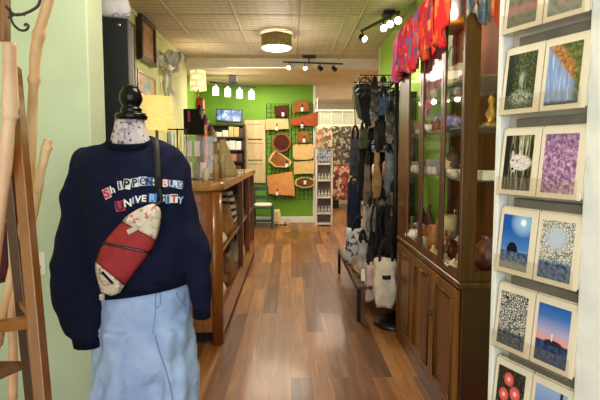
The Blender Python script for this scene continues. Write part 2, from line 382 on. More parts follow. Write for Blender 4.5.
# added fill light above the frame, with an unseen drum copy as its source
dup(dl,(-.15,1.9,H-.2),0,'added unseen copy of the bronze-mesh ceiling light above the entrance, in front of the other one')
for i,(x,y) in enumerate(((-.15,1.9),)):
    light('POINT','front_fill',(x,y,2.45),38,WARM2,shadow_soft_size=.3)
light('AREA','back_room_fill',(.9,10.4,H2-.01),42,WARM2,shape='DISK',size=2.0)  # added fill light for the back room, no fixture behind it
light('AREA','rear_fill',(-.5,7.9,H2-.01),42,WARM2,shape='DISK',size=1.7)  # fill added to brighten the green wall and rear floor, has no fitting
# ================================================================= MANNEQUIN AND CLOTHES
YM=1.80
def rg(l,r,y,hy,Y=YM,n=40,p=2.4,tilt=0.0,wr=0.0,ph=0.0,yo=0.0):
    """ring between image columns l..r at image row y on the plane Y (used for sizing the figure)"""
    a=at(l,y,Y); b=at(r,y,Y); cx=(a.x+b.x)/2; hx=(b.x-a.x)/2; o=[]
    for k in range(n):
        t=2*PI*k/n; c=math.cos(t); s=math.sin(t)
        w=1+wr*math.sin(5*t+ph)*.5+wr*.5*math.sin(9*t-ph*1.7)
        x=hx*math.copysign(abs(c)**(2/p),c)*w; o.append(Vector((cx+x,Y+yo+hy*math.copysign(abs(s)**(2/p),s)*w,(a.z+b.z)/2+tilt*x)))
    return o
q=at(132,140,YM)
man=thing('mannequin','dress form with black ball finial and flower-printed neck wearing sweatshirt and jeans','mannequin',(q.x,YM,0))
bm=NB(); ringloft(bm,[rg(100,166,160,.07),rg(106,157,149,.06,yo=-.01),rg(112,152,143,.055,yo=-.012),rg(114,149,136,.05,yo=-.015),rg(117,146.5,127,.047,yo=-.02),rg(118.5,145,119,.046,yo=-.02)])
M_floral=pat('grey_floral',[(0,(196,182,186)),(.42,(162,146,156)),(.58,(206,192,196)),(.80,(104,92,114)),(.90,(186,170,182))],75,'voronoi',.8,bump=.1)
wpart('neck',bm,M_floral,man)
bm=NB(); ringloft(bm,[rg(118,174,299,.085),rg(112,176,260,.10),rg(116,172,220,.09),rg(104,172,180,.10),rg(100,170,162,.075)]); wpart('torso',bm,M_floral,man)
M_gl=mat('glossy_black_wood',(8,8,9),.2,var=.1,spec=.28)
def rr(y,r): a=at(131.5,y,YM-.02); return (r*4/1000*YM/1.8,a.z)
c=at(131.5,119,YM-.02)
bm=NB(); lathe(bm,[(0,rr(120,0)[1])]+[rr(*k) for k in ((120,13.5),(118.5,15),(115,15.2),(113.5,14),(113,10),(111,9.5),(110,10.5),(108.5,9.5),(107,8.0),(105.5,8.3),(103,9.6),(100,10.8),(97,11),(93,10.3),(90,8.6),(88,7.4),(87,7.6),(86.3,6),(85,3),(84.6,.1))],(c.x,YM-.02,0),36); wpart('neck_finial',bm,M_gl,man,'glossy black turned ball finial',True)
bm=NB(); tube(bm,[(q.x,YM,.03),(q.x,YM,.95)],.016,12); wpart('pole',bm,M_chrome,man)
bm=NB(); lathe(bm,[(0,0),(.16,0),(.16,.012),(.03,.03),(0,.03)],(q.x,YM,0),32); wpart('base',bm,M_chrome,man)

M_navy=mat('navy_fleece',(15,20,50),.9,var=.12,scale=60,bump=.25,c2=(11,15,40))
M_navy.node_tree.nodes['Principled BSDF'].inputs['Specular IOR Level'].default_value=.2
sw=NB()
T=-.10
ringloft(sw,[rg(99,191,286,.118,tilt=.15,wr=.02,ph=1),rg(97,192,280,.128,tilt=.15,wr=.035,ph=1.2),rg(93,193,266,.138,tilt=.12,wr=.045,ph=1.6),rg(88,193,245,.136,tilt=.09,wr=.045,ph=2),rg(86,191,222,.130,tilt=.06,wr=.025,ph=2.4),rg(84,189,200,.125,tilt=.03,wr=.01),rg(80,188,180,.118),rg(76,186,166,.10),rg(78,182,156,.085,yo=-.0),rg(86,175,149.5,.072),rg(99,166,143.5,.063),rg(107,158,139.5,.06)],True,True)
def sleeve(pts,n=26,dpt=.8):
    P=[]
    for (x,y,r,dy) in pts: P.append((at(x,y,YM+dy),r*.004))
    C_=crv([p for p,_ in P],5); rs=[]
    for i in range(len(P)-1):
        for j in range(5): rs.append(P[i][1]*(1-j/5)+P[i+1][1]*j/5)
    rs.append(P[-1][1]); rings=[]
    for i,(c_,r) in enumerate(zip(C_,rs)):
        d=(C_[min(i+1,len(C_)-1)]-C_[max(i-1,0)]).normalized(); y=Vector((0,1,0)); y=(y-d*y.dot(d)).normalized(); x=y.cross(d)
        s_=i/len(C_); w=lambda a:1+.035*math.sin(3*a+s_*17)+.03*math.sin(s_*34+a)
        rings.append([c_+x*math.cos(2*PI*k/n)*r*w(2*PI*k/n)+y*math.sin(2*PI*k/n)*r*dpt*w(2*PI*k/n) for k in range(n)])
    ringloft(sw,rings)
sleeve([(92,156,8,0),(84,162,13,0),(80,180,14,.0),(77,205,15,-.01),(76,235,18,-.02),(76,262,21.5,-.035),(77,290,24,-.05),(80,312,21.5,-.055),(84,328,18.5,-.06),(86,337,14,-.06),(87.5,346,13,-.06)])
sleeve([(172,160,9,.01),(178,170,13,.01),(182,195,13,.01),(188,220,13.5,.0),(194,245,13.8,-.01),(198,268,12.5,-.02),(200.5,290,10.5,-.02),(201.5,303,8.8,-.02),(202,315,8.2,-.02)],dpt=1.0)
sweat=single('sweatshirt',sw,M_navy,'navy blue sweatshirt with patchwork university lettering on the mannequin','sweatshirt')
mod(sweat,'REMESH',mode='VOXEL',voxel_size=.006,use_smooth_shade=True)
mod(sweat,'SMOOTH',factor=.5,iterations=6)
tx=bpy.data.textures.new('folds','CLOUDS'); tx.noise_scale=.11; tx.noise_depth=1
mod(sweat,'DISPLACE',texture=tx,strength=.03,mid_level=.5,texture_coords='LOCAL')
def ribs(name,rings,parent=sweat):
    bm=NB(); ringloft(bm,rings,False,False); return wpart(name,bm,M_rib,parent)
# knitted rib material
t=NT('navy_rib'); v=t.coord('Generated'); wv=t.n('ShaderNodeTexWave',bands_direction='X'); t.l(v,wv.inputs['Vector']); wv.inputs['Scale'].default_value=22; t.bump(wv.outputs['Fac'],.35,.003); M_rib=t.fin(lin((9,12,33)),.95,0,0,.15)
bm=NB(); pts=[]
for k in range(40):
    a=2*PI*k/40; e=at(132.5,141,YM); hx=.094; zz=e.z+.012 -.040*(-math.sin(a)*.5+.5)+.0*math.cos(a)
    pts.append(V(e.x+hx*math.cos(a),YM-.004+.073*math.sin(a)*1.0,zz))
tube(bm,pts,.0095,8,closed=True,flat=1.5); wpart('collar',bm,M_rib,sweat)

bpy.context.view_layer.update()
dg=bpy.context.evaluated_depsgraph_get()
def bvh_of(o):
    oe=o.evaluated_get(dg); me=oe.to_mesh(); b=BVHTree.FromPolygons([o.matrix_world@v.co for v in me.vertices],[tuple(p.vertices) for p in me.polygons]); oe.to_mesh_clear(); return b
BV=bvh_of(sweat)
def hit(px,py,off=0.0):
    d=ray(px,py).normalized(); loc,nrm,_,_=BV.ray_cast(Vector((0,0,EYE)),d)
    if loc is None: loc=at(px,py,YM-.12); nrm=Vector((0,-1,0))
    if nrm.y>0: nrm=-nrm
    return loc+nrm*off,nrm
# lettering: patches and letters in one mesh
cols=dict(w=(232,230,226),r=(196,48,60),b=(84,126,196),n=(24,34,72),p=(226,170,190),k=(18,18,22),l=(160,190,226),d=(46,58,110))
keys=list(cols); lm=[mat('print_'+k,cols[k],.75,var=.02) for k in keys]
def glyph(ch):
    cu=bpy.data.curves.new('g','FONT'); cu.body=ch; cu.size=1; cu.align_x='CENTER'; cu.offset=.028 if ch!='e' else 0.0
    o=bpy.data.objects.new('g',cu); C.objects.link(o); bpy.context.view_layer.update(); me=o.evaluated_get(bpy.context.evaluated_depsgraph_get()).to_mesh()
    vs=[v.co.copy() for v in me.vertices]; fs=[tuple(p.vertices) for p in me.polygons]; o.to_mesh_clear(); bpy.data.objects.remove(o); bpy.data.curves.remove(cu)
    if not vs: return vs,fs
    xs=[v.x for v in vs]; ys=[v.y for v in vs]; cx=(min(xs)+max(xs))/2; cy=(min(ys)+max(ys))/2; hh_=max(ys)-min(ys)
    return [Vector(((v.x-cx)/hh_,(v.y-cy)/hh_,0)) for v in vs],fs
L=[('S',107,193.5,11,24,'p','r'),('h',113.2,189.5,9.5,18,None,'w'),('i',120,185.5,9,8,'w','d'),('P',127,184,10.5,-8,'w','k'),('P',135,182.5,9,4,'w','n'),('e',143,181.2,9,2,'w','d'),('N',149.5,181.5,8.5,-2,'b','n'),('S',155,182,8.5,0,'k','w'),('B',165.3,183.2,8.5,-3,'r','w'),('U',171.5,183.5,8,-2,'n','l'),('R',175.2,184,8,-3,'b','w'),('G',179.6,184.8,8,-8,'w','b'),
 ('U',120,206,10.5,8,'r','n'),('N',128,202.8,9,6,None,'w'),('I',133.2,200.5,8,5,None,'l'),('V',138.2,199.5,8.5,0,'n','w'),('E',144.3,198.5,8,0,'n','w'),('R',152.8,198.0,9,-2,'b','l'),('S',162.5,198,8.5,-4,None,'w'),('I',168,199,9,-3,'l','n'),('T',174,198.5,9,-4,'w','r'),('Y',180,200,8.5,-8,None,'l')]
bm=NB()
def stick(vs,fs,px,py,size,rot,off,mi):
    c_,n_=hit(px,py)
    right=Vector((1,0,0)); right=(right-n_*right.dot(n_)).normalized(); up=right.cross(-n_) if right.cross(-n_).z>0 else -right.cross(-n_)
    a=R(rot); rx=right*math.cos(a)+up*math.sin(a)*-1*-1; 
    rx=right*math.cos(a)-up*math.sin(a); ry=up*math.cos(a)+right*math.sin(a)
    bvs=[]
    for v_ in vs:
        p=c_+rx*v_.x*size+ry*v_.y*size
        l_,nn,_,_=BV.find_nearest(p)
        if nn.y>0: nn=-nn
        bvs.append(bm.verts.new(l_+nn*off))
    for f_ in fs:
        try: g=bm.faces.new([bvs[i] for i in f_]); g.material_index=mi
        except ValueError: pass
def gridtile(wd,n=9):
    vs=[Vector(((i/n-.5)*wd,(j/n-.5)*1.2,0)) for i in range(n+1) for j in range(n+1)]; fs=[(i*(n+1)+j,(i+1)*(n+1)+j,(i+1)*(n+1)+j+1,i*(n+1)+j+1) for i in range(n) for j in range(n)]; return vs,fs
for ch,px_,py_,hpx,rot,tile,lc in L:
    size=hpx*.0036*.86; vs,fs=glyph(ch); wd=(max(v.x for v in vs)-min(v.x for v in vs))
    if tile: stick(*gridtile(max(.62,wd+.2)),px_,py_,size,-rot if 0 else -rot,.0012,keys.index(tile))
    stick(vs,fs,px_,py_,size,-rot,.0055,keys.index(lc))
o=wpart('lettering',bm,lm,sweat,'patchwork letter print')
mod(o,'SOLIDIFY',thickness=.0012)
# hem band and cuffs
ribs('hem_band',[rg(98,191.5,287.5,.122,tilt=.15),rg(96.5,193,285,.127,tilt=.15),rg(96,193,277,.131,tilt=.15),rg(96.5,192,276,.126,tilt=.15)])
def cuff(x,y,r,dy,h=9,dp=.8,sl=0):
    a=[]
    for rr_,yy in ((r*.9,y+h/2+.5),(r,y+h/2),(r*1.03,y-h/2),(r*.95,y-h/2-.5)): a.append(rg(x-rr_+sl*(y-yy)/9,x+rr_+sl*(y-yy)/9,yy,rr_*.004*dp,YM+dy,p=2.1,tilt=.0))
    return a
ribs('cuff',cuff(87.3,341,13.6,-.06,9,.82,-1.5)); ribs('cuff',cuff(202,313,8.6,-.02,8,1.0,-.5))
# jeans -----------------------------------------------------------
t=NT('light_denim'); v=t.coord('Object'); a=t.noise(v,5,4,.6); tw=t.n('ShaderNodeTexWave',bands_direction='DIAGONAL'); t.l(v,tw.inputs['Vector']); tw.inputs['Scale'].default_value=160; f=t.math('ADD',t.math('MULTIPLY',a,.8),t.math('MULTIPLY',tw.outputs['Fac'],.14))
t.bump(t.math('ADD',tw.outputs['Fac'],t.noise(v,60,2)),.15,.001); M_denim=t.fin(t.ramp(f,[(.3,(134,156,206)),(.5,(162,182,224)),(.7,(192,206,238))]),.85)
jn=NB()
ringloft(jn,[rg(98,155,400,.12,yo=.0),rg(100,190,352,.128),rg(100.5,191,322,.125,yo=.005),rg(101.5,190,292,.112,yo=.01),rg(104,188,268,.10,yo=.01)])
def leg(pts,dep):
    rings=[]
    for i,(l,r,y) in enumerate(pts): rings.append(rg(l,r,y,(r-l)*.004*dep/2,YM+.0,p=2.2,wr=.10,ph=i*.55))
    ringloft(jn,rings)
leg([(84,148,505),(86,150,470),(88,152,430),(92,153.5,400),(96,155,370),(99,156,340),(101,157,322)],1.15)
leg([(156,203,505),(156,201,470),(155,200,430),(153.5,197,400),(152,195,370),(151,193,340),(150,191,322)],1.45)
bpy.context.view_layer.update()
jeans=single('jeans',jn,M_denim,'light blue wide-leg jeans hanging on the mannequin below the navy sweatshirt','jeans')
mod(jeans,'REMESH',mode='VOXEL',voxel_size=.007,use_smooth_shade=True); mod(jeans,'SMOOTH',factor=.5,iterations=5)
tx2=bpy.data.textures.new('jean_folds','CLOUDS'); tx2.noise_scale=.13; tx2.noise_depth=2; mod(jeans,'DISPLACE',texture=tx2,strength=.05,mid_level=.5,texture_coords='LOCAL')
bpy.context.view_layer.update(); dg=bpy.context.evaluated_depsgraph_get(); BJ=bvh_of(jeans)
def jhit(px,py,off=.0015):
    loc,nrm,_,_=BJ.ray_cast(Vector((0,0,EYE)),ray(px,py).normalized())
    return (loc+(nrm if nrm.y<0 else -nrm)*off) if loc else None
M_thr=mat('denim_seam',(196,206,222),.8,var=.05); M_thr2=mat('denim_seam_blue',(112,142,192),.8,var=.05)
def seam(name,pts,r,m,dash=False):
    bm=NB(); P=crv([Vector((a,b,0)) for a,b in pts],10 if not dash else 8); W=[jhit(p.x,p.y) for p in P]; W=[w_ for w_ in W if w_]
    if dash:
        for i in range(0,len(W)-1,2): tube(bm,[W[i],W[i].lerp(W[i+1],.8)],r,5)
    else: tube(bm,W,r,6)
    wpart(name,bm,m,jeans)
seam('fly_stitching',[(160,292),(160.5,298),(160,305),(156.5,307.5),(155,303)],.0018,M_thr2)
seam('fly_seam',[(157,288),(155.5,300),(155.5,312),(154,325),(153,334)],.0016,M_thr2)
seam('side_seam',[(100,312),(98.5,335),(97.5,360),(96.5,385),(95.5,405)],.0026,M_thr,True)
seam('inner_seam',[(155,335),(160,352),(166,370),(170,386),(173,402)],.0022,M_thr2)
seam('pocket_seam',[(176,293),(182,303),(190,309)],.0018,M_thr2)
# sling bag -------------------------------------------------------
YG=YM-.165
BL=[(101,292),(96.5,277),(95.5,262),(103.5,243),(122,221),(130,213.5),(140,208),(148,204.8),(153,203.6)]
BR=[(111,296),(119.5,293),(124.5,286),(150,252.5),(156,240),(159.3,229),(160.8,218),(160.5,210),(157,204.8)]
def itp(Pp,t):
    t=max(0,min(7.9999,t)); i=int(t); f=t-i; P_=[Vector((2*Pp[0][0]-Pp[1][0],2*Pp[0][1]-Pp[1][1]))]+[Vector(p) for p in Pp]+[Vector((2*Pp[-1][0]-Pp[-2][0],2*Pp[-1][1]-Pp[-2][1]))]
    a,b,c,d=P_[i:i+4]; return .5*((2*b)+(c-a)*f+(2*a-5*b+4*c-d)*f*f+(3*b-a-3*c+d)*f**3)
def bagpt(t,s,back=False,off=0.0):
    p=itp(BL,t).lerp(itp(BR,t),s); e=4*s*(1-s); et=min(1,max(0,(t+.15)/1.6))*min(1,max(0,(8.1-t)/2.2))
    th=.036*(max(0,e)**.45)*(et**.5)
    return at(p.x,p.y,YG+(.014*e if back else -th)-off)
def bagpiece(t0,t1,skew=0,off=0.0,s0=0,s1=1):
    bm=NB(); nu=14; nv=16
    fn=lambda back:(lambda u,v_: bagpt(t0+(t1-t0)*u,s0+(s1-s0)*v_,back,off*(1 if not back else 0)))
    sheet(bm,fn(False),nu,nv); sheet(bm,fn(True),nu,nv); bmesh.ops.remove_doubles(bm,verts=bm.verts[:],dist=1e-5)
    bd=[e for e in bm.edges if e.is_boundary]
    if bd: bmesh.ops.holes_fill(bm,edges=bd,sides=0)
    return bm
q=at(128,250,YG)
sb=thing('sling_bag','red crossbody sling bag with flowered ends worn across the navy sweatshirt','bag',(q.x,YG,q.z-.2))
M_flo=pat('pale_floral_fabric',[(0,(206,192,172)),(.45,(186,172,150)),(.6,(214,200,184)),(.78,(196,110,112)),(.86,(150,140,120)),(.93,(222,204,196))],85,'voronoi',.8)
M_redc=mat('red_canvas',(160,34,40),.75,var=.12,scale=25,bump=.15)
wpart('floral_end',bagpiece(4,8),M_flo,sb,'flower-printed tapered upper end')
wpart('red_panel',bagpiece(2,4,off=.001),M_redc,sb,'red canvas middle panel')
wpart('floral_end',bagpiece(0,2),M_flo,sb,'flower-printed lower end')
bm=NB(); tube(bm,[bagpt(3.0,s,off=.003) for s in [i/12 for i in range(13)]],.0075,8,flat=.6); wpart('zipper',bm,mat('zip_black',(20,20,22),.5,var=.1),sb,'black zipper')
bm=NB(); tube(bm,[bagpt(3.0,s,off=.0085) for s in [i/12 for i in range(1,12)]],.0015,6); wpart('zipper_teeth',bm,mat('zip_teeth',(110,110,112),.3,.8),sb)
bm=NB(); beam(bm,bagpt(1.75,.25,off=.004),bagpt(1.6,.68,off=.004),.010,.003,up=(0,1,0),bev=.001); wpart('label_patch',bm,M_gl,sb,'small black label')
bm=NB(); beam(bm,bagpt(3.65,.30,off=.006),bagpt(4.15,.42,off=.006),.018,.004,up=(0,1,0),bev=.001); wpart('pull_tab',bm,mat('beige_webbing',(196,184,160),.8,var=.1),sb)
bm=NB(); pts=[hit(x,y,.006)[0] for x,y in ((156.4,152),(156.8,158),(157,164),(157.3,170),(157.6,176),(158,182),(159.2,188),(160.6,194),(161.4,200))]; pts=[BV.find_nearest(at(a_,b_,YM+c_))[0]+V(0,-.002,.007) for a_,b_,c_ in ((154.6,141,.02),(155.2,143,-.01),(155.8,146,-.05),(156.2,149,-.08))]+pts+[bagpt(7.6,.6)]
for i in range(len(pts)-1):
    pass
rings=[]
for i,p in enumerate(pts):
    d=(pts[min(i+1,len(pts)-1)]-pts[max(i-1,0)]).normalized(); x=Vector((1,0,0)); x=(x-d*x.dot(d)).normalized(); y=d.cross(x); w_=.0125 if i<10 else .007
    rings.append([p+x*w_+y*.0015,p-x*w_+y*.0015,p-x*w_-y*.0015,p+x*w_-y*.0015])
ringloft(bm,rings); wpart('strap',bm,mat('strap_black',(16,16,18),.6,var=.1,scale=60),sb,'black webbing strap')
c_=hit(158,182,.012)[0]; bm=NB(); box(bm,c_-V(.014,.005,.022),c_+V(.014,.005,.02),.004); wpart('buckle',bm,mat('matte_black',(14,14,16),.6,spec=.2),sb,'black plastic buckle')
bm=NB(); e=at(102,297,YG-.01); box(bm,e-V(.009,.006,.012),e+V(.009,.006,.012),.004); wpart('end_tab',bm,mat('beige_webbing',(0,0,0)),sb)
# ================================================================= LEFT FOREGROUND: easel stand with walking sticks
q=at(20,300,1.25)
es=thing('easel_stand','tilted brown wooden easel stand at the left edge holding walking sticks','easel',(q.x,1.2,0))
def ext(p0,p1): d=p1-p0; return p0+d*(p0.z/(-d.z))
p0=at(16,100,1.30); p1=at(43,400,1.14); g=ext(p0,p1)
bm=NB(); beam(bm,p0+(p0-p1)*.12,g,.036,.03,up=(1,0,0),bev=.003); wpart('leg',bm,M_easel,es)
bm=NB(); beam(bm,at(8,160,1.40),ext(at(8,160,1.40),at(33,400,1.34)),.035,.03,up=(1,0,0),bev=.003); wpart('leg',bm,wood('dark_easel',(48,20,8),(84,36,14),(3,3,24)),es,'dark rear leg')
bm=NB(); beam(bm,at(4,-30,1.30),at(4,42,1.30),.035,.02,up=(1,0,0),bev=.003); wpart('top_post',bm,M_easel,es)
bm=NB(); beam(bm,at(5,40,1.32),at(17,152,1.31),.010,.01,up=(1,0,0)); wpart('wire_stay',bm,M_black,es)
bm=NB(); beam(bm,at(-60,334,1.22),at(36,321,1.2),.040,.028,bev=.003); wpart('crossbar',bm,M_easel,es)
bm=NB(); beam(bm,at(16,296,1.42),at(38,322,1.2),.020,.02,bev=.003); wpart('crossbar',bm,M_easel,es)
a_=at(27,364,1.1); bm=NB(); prism(bm,[at(27,361,1.15),at(-40,361,1.15),V(at(-40,361,1.15).x,1.0,at(27,361,1.15).z),V(at(27,361,1.15).x-.075,1.0,at(27,361,1.15).z)],(0,0,-1),.018); wpart('shelf_board',bm,wood('brown_shelf',(70,38,24),(118,74,50),(24,3,3)),es)
bm=NB(); z0=lambda a,b:at(a,b,1.28)
tube(bm,crv([z0(6,6),z0(12,13),z0(18,15),z0(26,13),z0(34,9),z0(39,4),z0(41,-6)],6),.004,8)
tube(bm,crv([z0(8,18),z0(12,16),z0(18,14),z0(25,15)],6),.003,8)
tube(bm,crv([z0(10,8),z0(11,18),z0(14,25),z0(20,30),z0(26,30),z0(28.5,26),z0(26,24),z0(24.5,26)],6),.0035,8); wpart('iron_scroll',bm,mat('wrought_iron',(62,50,44),.5,.5),es,'curled wrought iron scroll')
def stickob(pts,r0,r1,label,m,knobs=()):
    bm=NB(); P=crv(pts,6); n=len(P); rs=[]
    for i,p in enumerate(P):
        s=i/(n-1); r=r0+(r1-r0)*s; r*=1+.07*math.sin(s*23+r0*900)+sum(.35*math.exp(-((s-k)/.012)**2) for k in knobs); rs.append(r)
    rings=[]; tube(bm,P,rs,12)
    single('walking_stick',bm,m,label,'walking stick','peeled wooden walking sticks in the easel stand')
t=NT('peeled_stick'); v=t.coord('Object',(1,1,.4)); f=t.noise(v,9,5,.6); k_=t.step(t.noise(v,22,3),.66,.74)
M_stick=t.fin(t.mix(t.math('MULTIPLY',k_,.5),t.ramp(f,[(.3,(196,142,98)),(.5,(216,172,126)),(.7,(232,200,160))]),lin((138,80,46))),.5)
t=NT('peeled_stick_pink'); v=t.coord('Object',(1,1,.4)); f=t.noise(v,9,5,.6); M_stick2=t.fin(t.ramp(f,[(.3,(178,130,98)),(.5,(204,160,128)),(.7,(222,186,154))]),.5)
stickob([at(51,-14,1.36),at(47,6,1.36),at(40,30,1.36),at(35.5,55,1.36),at(34,80,1.36),at(32.5,110,1.37),at(31,150,1.37),at(27,200,1.38),at(15,260,1.38),at(2,320,1.38)]+[at(-9,375,1.38)],.0155,.012,'tallest peeled walking stick with knots leaning behind the easel leg',M_stick,(.22,.4))
stickob([at(9.5,43,1.22),at(10,70,1.22),at(10,112,1.22),at(8,130,1.22),at(5,165,1.22),at(0,215,1.22),at(-8,270,1.22),at(-15,330,1.22),at(-18,380,1.22)],.0175,.015,'thick pinkish walking stick with a cut flat top in front of the easel',M_stick2,(.22,.27))
stickob([at(48.5,139,1.36),at(46,150,1.36),at(41,172,1.36),at(35,205,1.37),at(26,246,1.38),at(17,290,1.38),at(12,316,1.38),at(13,345,1.38),at(13,400,1.38)],.0125,.0125,'short pale walking stick ending beside the wall below the tall one',M_stick,(.1,.3))
stickob([at(33,150,1.42),at(33,170,1.42),at(31,200,1.42),at(22,240,1.42),at(8,300,1.42),at(0,345,1.42)],.009,.009,'thin pale walking stick mostly hidden behind the easel leg',M_stick,(.4,))
bm=NB(); a_=at(0,226,1.5); sheet(bm,lambda u,v_:V(a_.x-.16+.17*u,1.5+.02*math.sin(u*14),at(0,226+60*v_,1.5).z-.01*math.sin(u*5)),16,6); o=single('burgundy_cloth',bm,mat('burgundy_cloth',(84,16,30),.8,var=.2),'burgundy cloth hanging at the left edge behind the sticks','cloth'); mod(o,'SOLIDIFY',thickness=.004)
ol=at(38.5,264,2.3); T_=thing('wall_outlet','small white wall outlet on the mint wall between easel and mannequin','outlet',(ol.x,2.3,ol.z-.05))
bm=NB(); box(bm,(-.035,-.006,-.005),(.035,0,.11),.003); part('cover_plate',bm,M_white,T_)
bm=NB(); lathe(bm,[(0,-.002),(.016,-.002),(.016,.004),(0,.004)],(0,-.008,.035),16,Matrix.Rotation(PI/2,3,'X')); part('socket',bm,mat('pinkish_plastic',(206,150,140),.5),T_)

# ================================================================= LEFT BACKGROUND
# black cabinet behind the pier
p=at(133,60,3.08)
T_=thing('storage_cabinet','tall plain black cabinet standing just behind the mint wall pier','cabinet',(p.x-.205,3.1,0),R(8))
zt=at(118,15,3.05).z
bm=NB(); box(bm,(-.30,-.0,.06),(.165,.13,zt),.004); part('body',bm,mat('black_laminate',(10,13,17),.6,var=.1),T_)
bm=NB(); box(bm,(-.295,-.016,.08),(.165,.0,zt-.02),.004); dr=part('door',bm,mat('black_laminate_door',(12,15,19),.55,var=.1),T_)
bm=NB(); box(bm,(.10,-.024,zt-.06),(.12,-.016,zt-.045),.002); part('latch',bm,M_chrome,dr)
bm=NB(); box(bm,(-.29,.01,0),(.155,.12,.06)); part('plinth',bm,M_black,T_)
bm=NB(); q=at(108,10,3.05)
def wob(u,v_):
    a=u*2*PI; r=.085*(1+.10*math.sin(3*a+v_*4)+.05*math.sin(7*a)); r*= (1 if .05<v_<.95 else .5); return V(q.x+.0+r*math.cos(a)*1.25,3.13+r*math.sin(a)*.55,zt+.004+.16*v_)
ringloft(bm,[[wob(k/24,j/8) for k in range(24)] for j in range(9)])
single('paper_bag',bm,pat('white_purple_paper',[(0,(236,234,238)),(.72,(216,212,224)),(.8,(96,76,140)),(.84,(232,230,236))],16,'noise',.7,'LINEAR'),'crumpled white bag with purple print on top of the black cabinet','bag',sm=True)
# framed pictures on the left wall
def wallframe(px0,px1,pyt,pyb,depth,wframe,mf,mp,label,cat='picture',tilt=0,X=XL):
    yn=atx(px0,100,X+depth).y; yf=atx(px1,100,X+depth).y; pm_=(px0+px1)/2; zt=atx(pm_,pyt,X+depth).z; zb=atx(pm_,pyb,X+depth).z
    T=thing('framed_picture',label,cat,(X,(yn+yf)/2,zb))
    bm=NB(); L_=(yf-yn)/2; h=zt-zb
    box(bm,(0.001,-L_,0),(depth,L_,wframe),.006); box(bm,(0.001,-L_,h-wframe),(depth,L_,h),.006); box(bm,(0.001,-L_,wframe),(depth,-L_+wframe,h-wframe),.004); box(bm,(0.001,L_-wframe,wframe),(depth,L_,h-wframe),.004); part('frame',bm,mf,T)
    bm=NB(); box(bm,(.001,-L_+wframe,wframe),(depth*.65,L_-wframe,h-wframe)); part('picture',bm,mp,T); return T
M_dkfr=wood('dark_frame',(30,16,8),(62,34,16),(3,3,12))
wallframe(130.5,137.5,24,92,.03,.035,wood('brown_frame',(70,50,26),(112,84,48),(3,3,12)),mat('pale_tan_print',(188,178,140),.5,var=.1,scale=5),'narrow brown framed print right beside the black cabinet')
wallframe(144,158,22,64,.07,.05,M_dkfr,pat('amber_print',[(0,(92,56,28)),(.4,(140,98,56)),(.6,(176,136,88)),(.8,(110,70,38))],9,'noise',.4,'LINEAR'),'deep dark framed amber picture high on the left wall')
wallframe(139,156.5,74,104,.03,.03,wood('gold_frame',(132,98,46),(182,146,84),(3,3,12)),pat('blue_gold_painting',[(0,(70,96,104)),(.35,(122,146,140)),(.55,(196,150,76)),(.75,(150,104,46)),(1,(92,110,92))],7,'noise',.4,'LINEAR'),'gold framed blue and orange painting below the dark framed picture')
# bow
q=atx(168,68,XL+.10)
T_=thing('ribbon_bow','large silvery ribbon bow with trailing tails on the left wall','bow',(q.x,q.y,q.z-.3))
M_rib2=pat('silver_ribbon',[(0,(206,200,192)),(.5,(226,220,212)),(1,(170,164,158))],14,'noise',.5,'LINEAR')
def ribbon(name,pts,w,tw=0,n=10):
    P=crv([Vector(p) for p in pts],n//2+2); bm=NB(); rings=[]
    for i,p in enumerate(P):
        d=(P[min(i+1,len(P)-1)]-P[max(i-1,0)]).normalized(); s_=Vector((1,.0,0)); s_=(s_-d*s_.dot(d)).normalized(); a=tw*i/len(P); nrm=d.cross(s_); s_=s_*math.cos(a)+nrm*math.sin(a); nn=d.cross(s_)
        ww=w*(.5+.5*min(1,i/3)*min(1,(len(P)-1-i)/2+.6)); rings.append([p+s_*ww+nn*.002,p-s_*ww+nn*.002,p-s_*ww-nn*.002,p+s_*ww-nn*.002])
    ringloft(bm,rings); wpart(name,bm,M_rib2,T_)
k=q.copy()
for dx,dy,dz,w_ in ((.17,-.02,.16,.035),(.10,.12,.03,.035),(-.075,-.08,.09,.03),(.05,-.03,.20,.035),(.15,-.08,.00,.03),(-.07,.08,-.07,.03),(.02,.16,.14,.035),(-.05,-.14,.16,.03)):
    e=V(dx,dy,dz); sd=V(-dz,.0,dx).normalized()*.045; ribbon('loop',[k,k+e*.55+sd,k+e,k+e*.6-sd+V(0,.02,0),k+V(.01,0,0)],w_,.9)
for pts in ([k,k+V(-.03,-.04,-.12),k+V(-.05,.0,-.24),k+V(-.02,-.02,-.36)],[k,k+V(.04,-.02,-.12),k+V(.02,.02,-.24),k+V(.07,-.02,-.34)]): ribbon('tail',pts,.03,.8)
bm=NB(); bmesh.ops.create_uvsphere(bm,u_segments=16,v_segments=10,radius=.05,matrix=Matrix.Translation(k+V(.02,0,0))@Matrix.Diagonal((.8,1,1.2,1))); wpart('knot',bm,M_rib2,T_,sm=True)
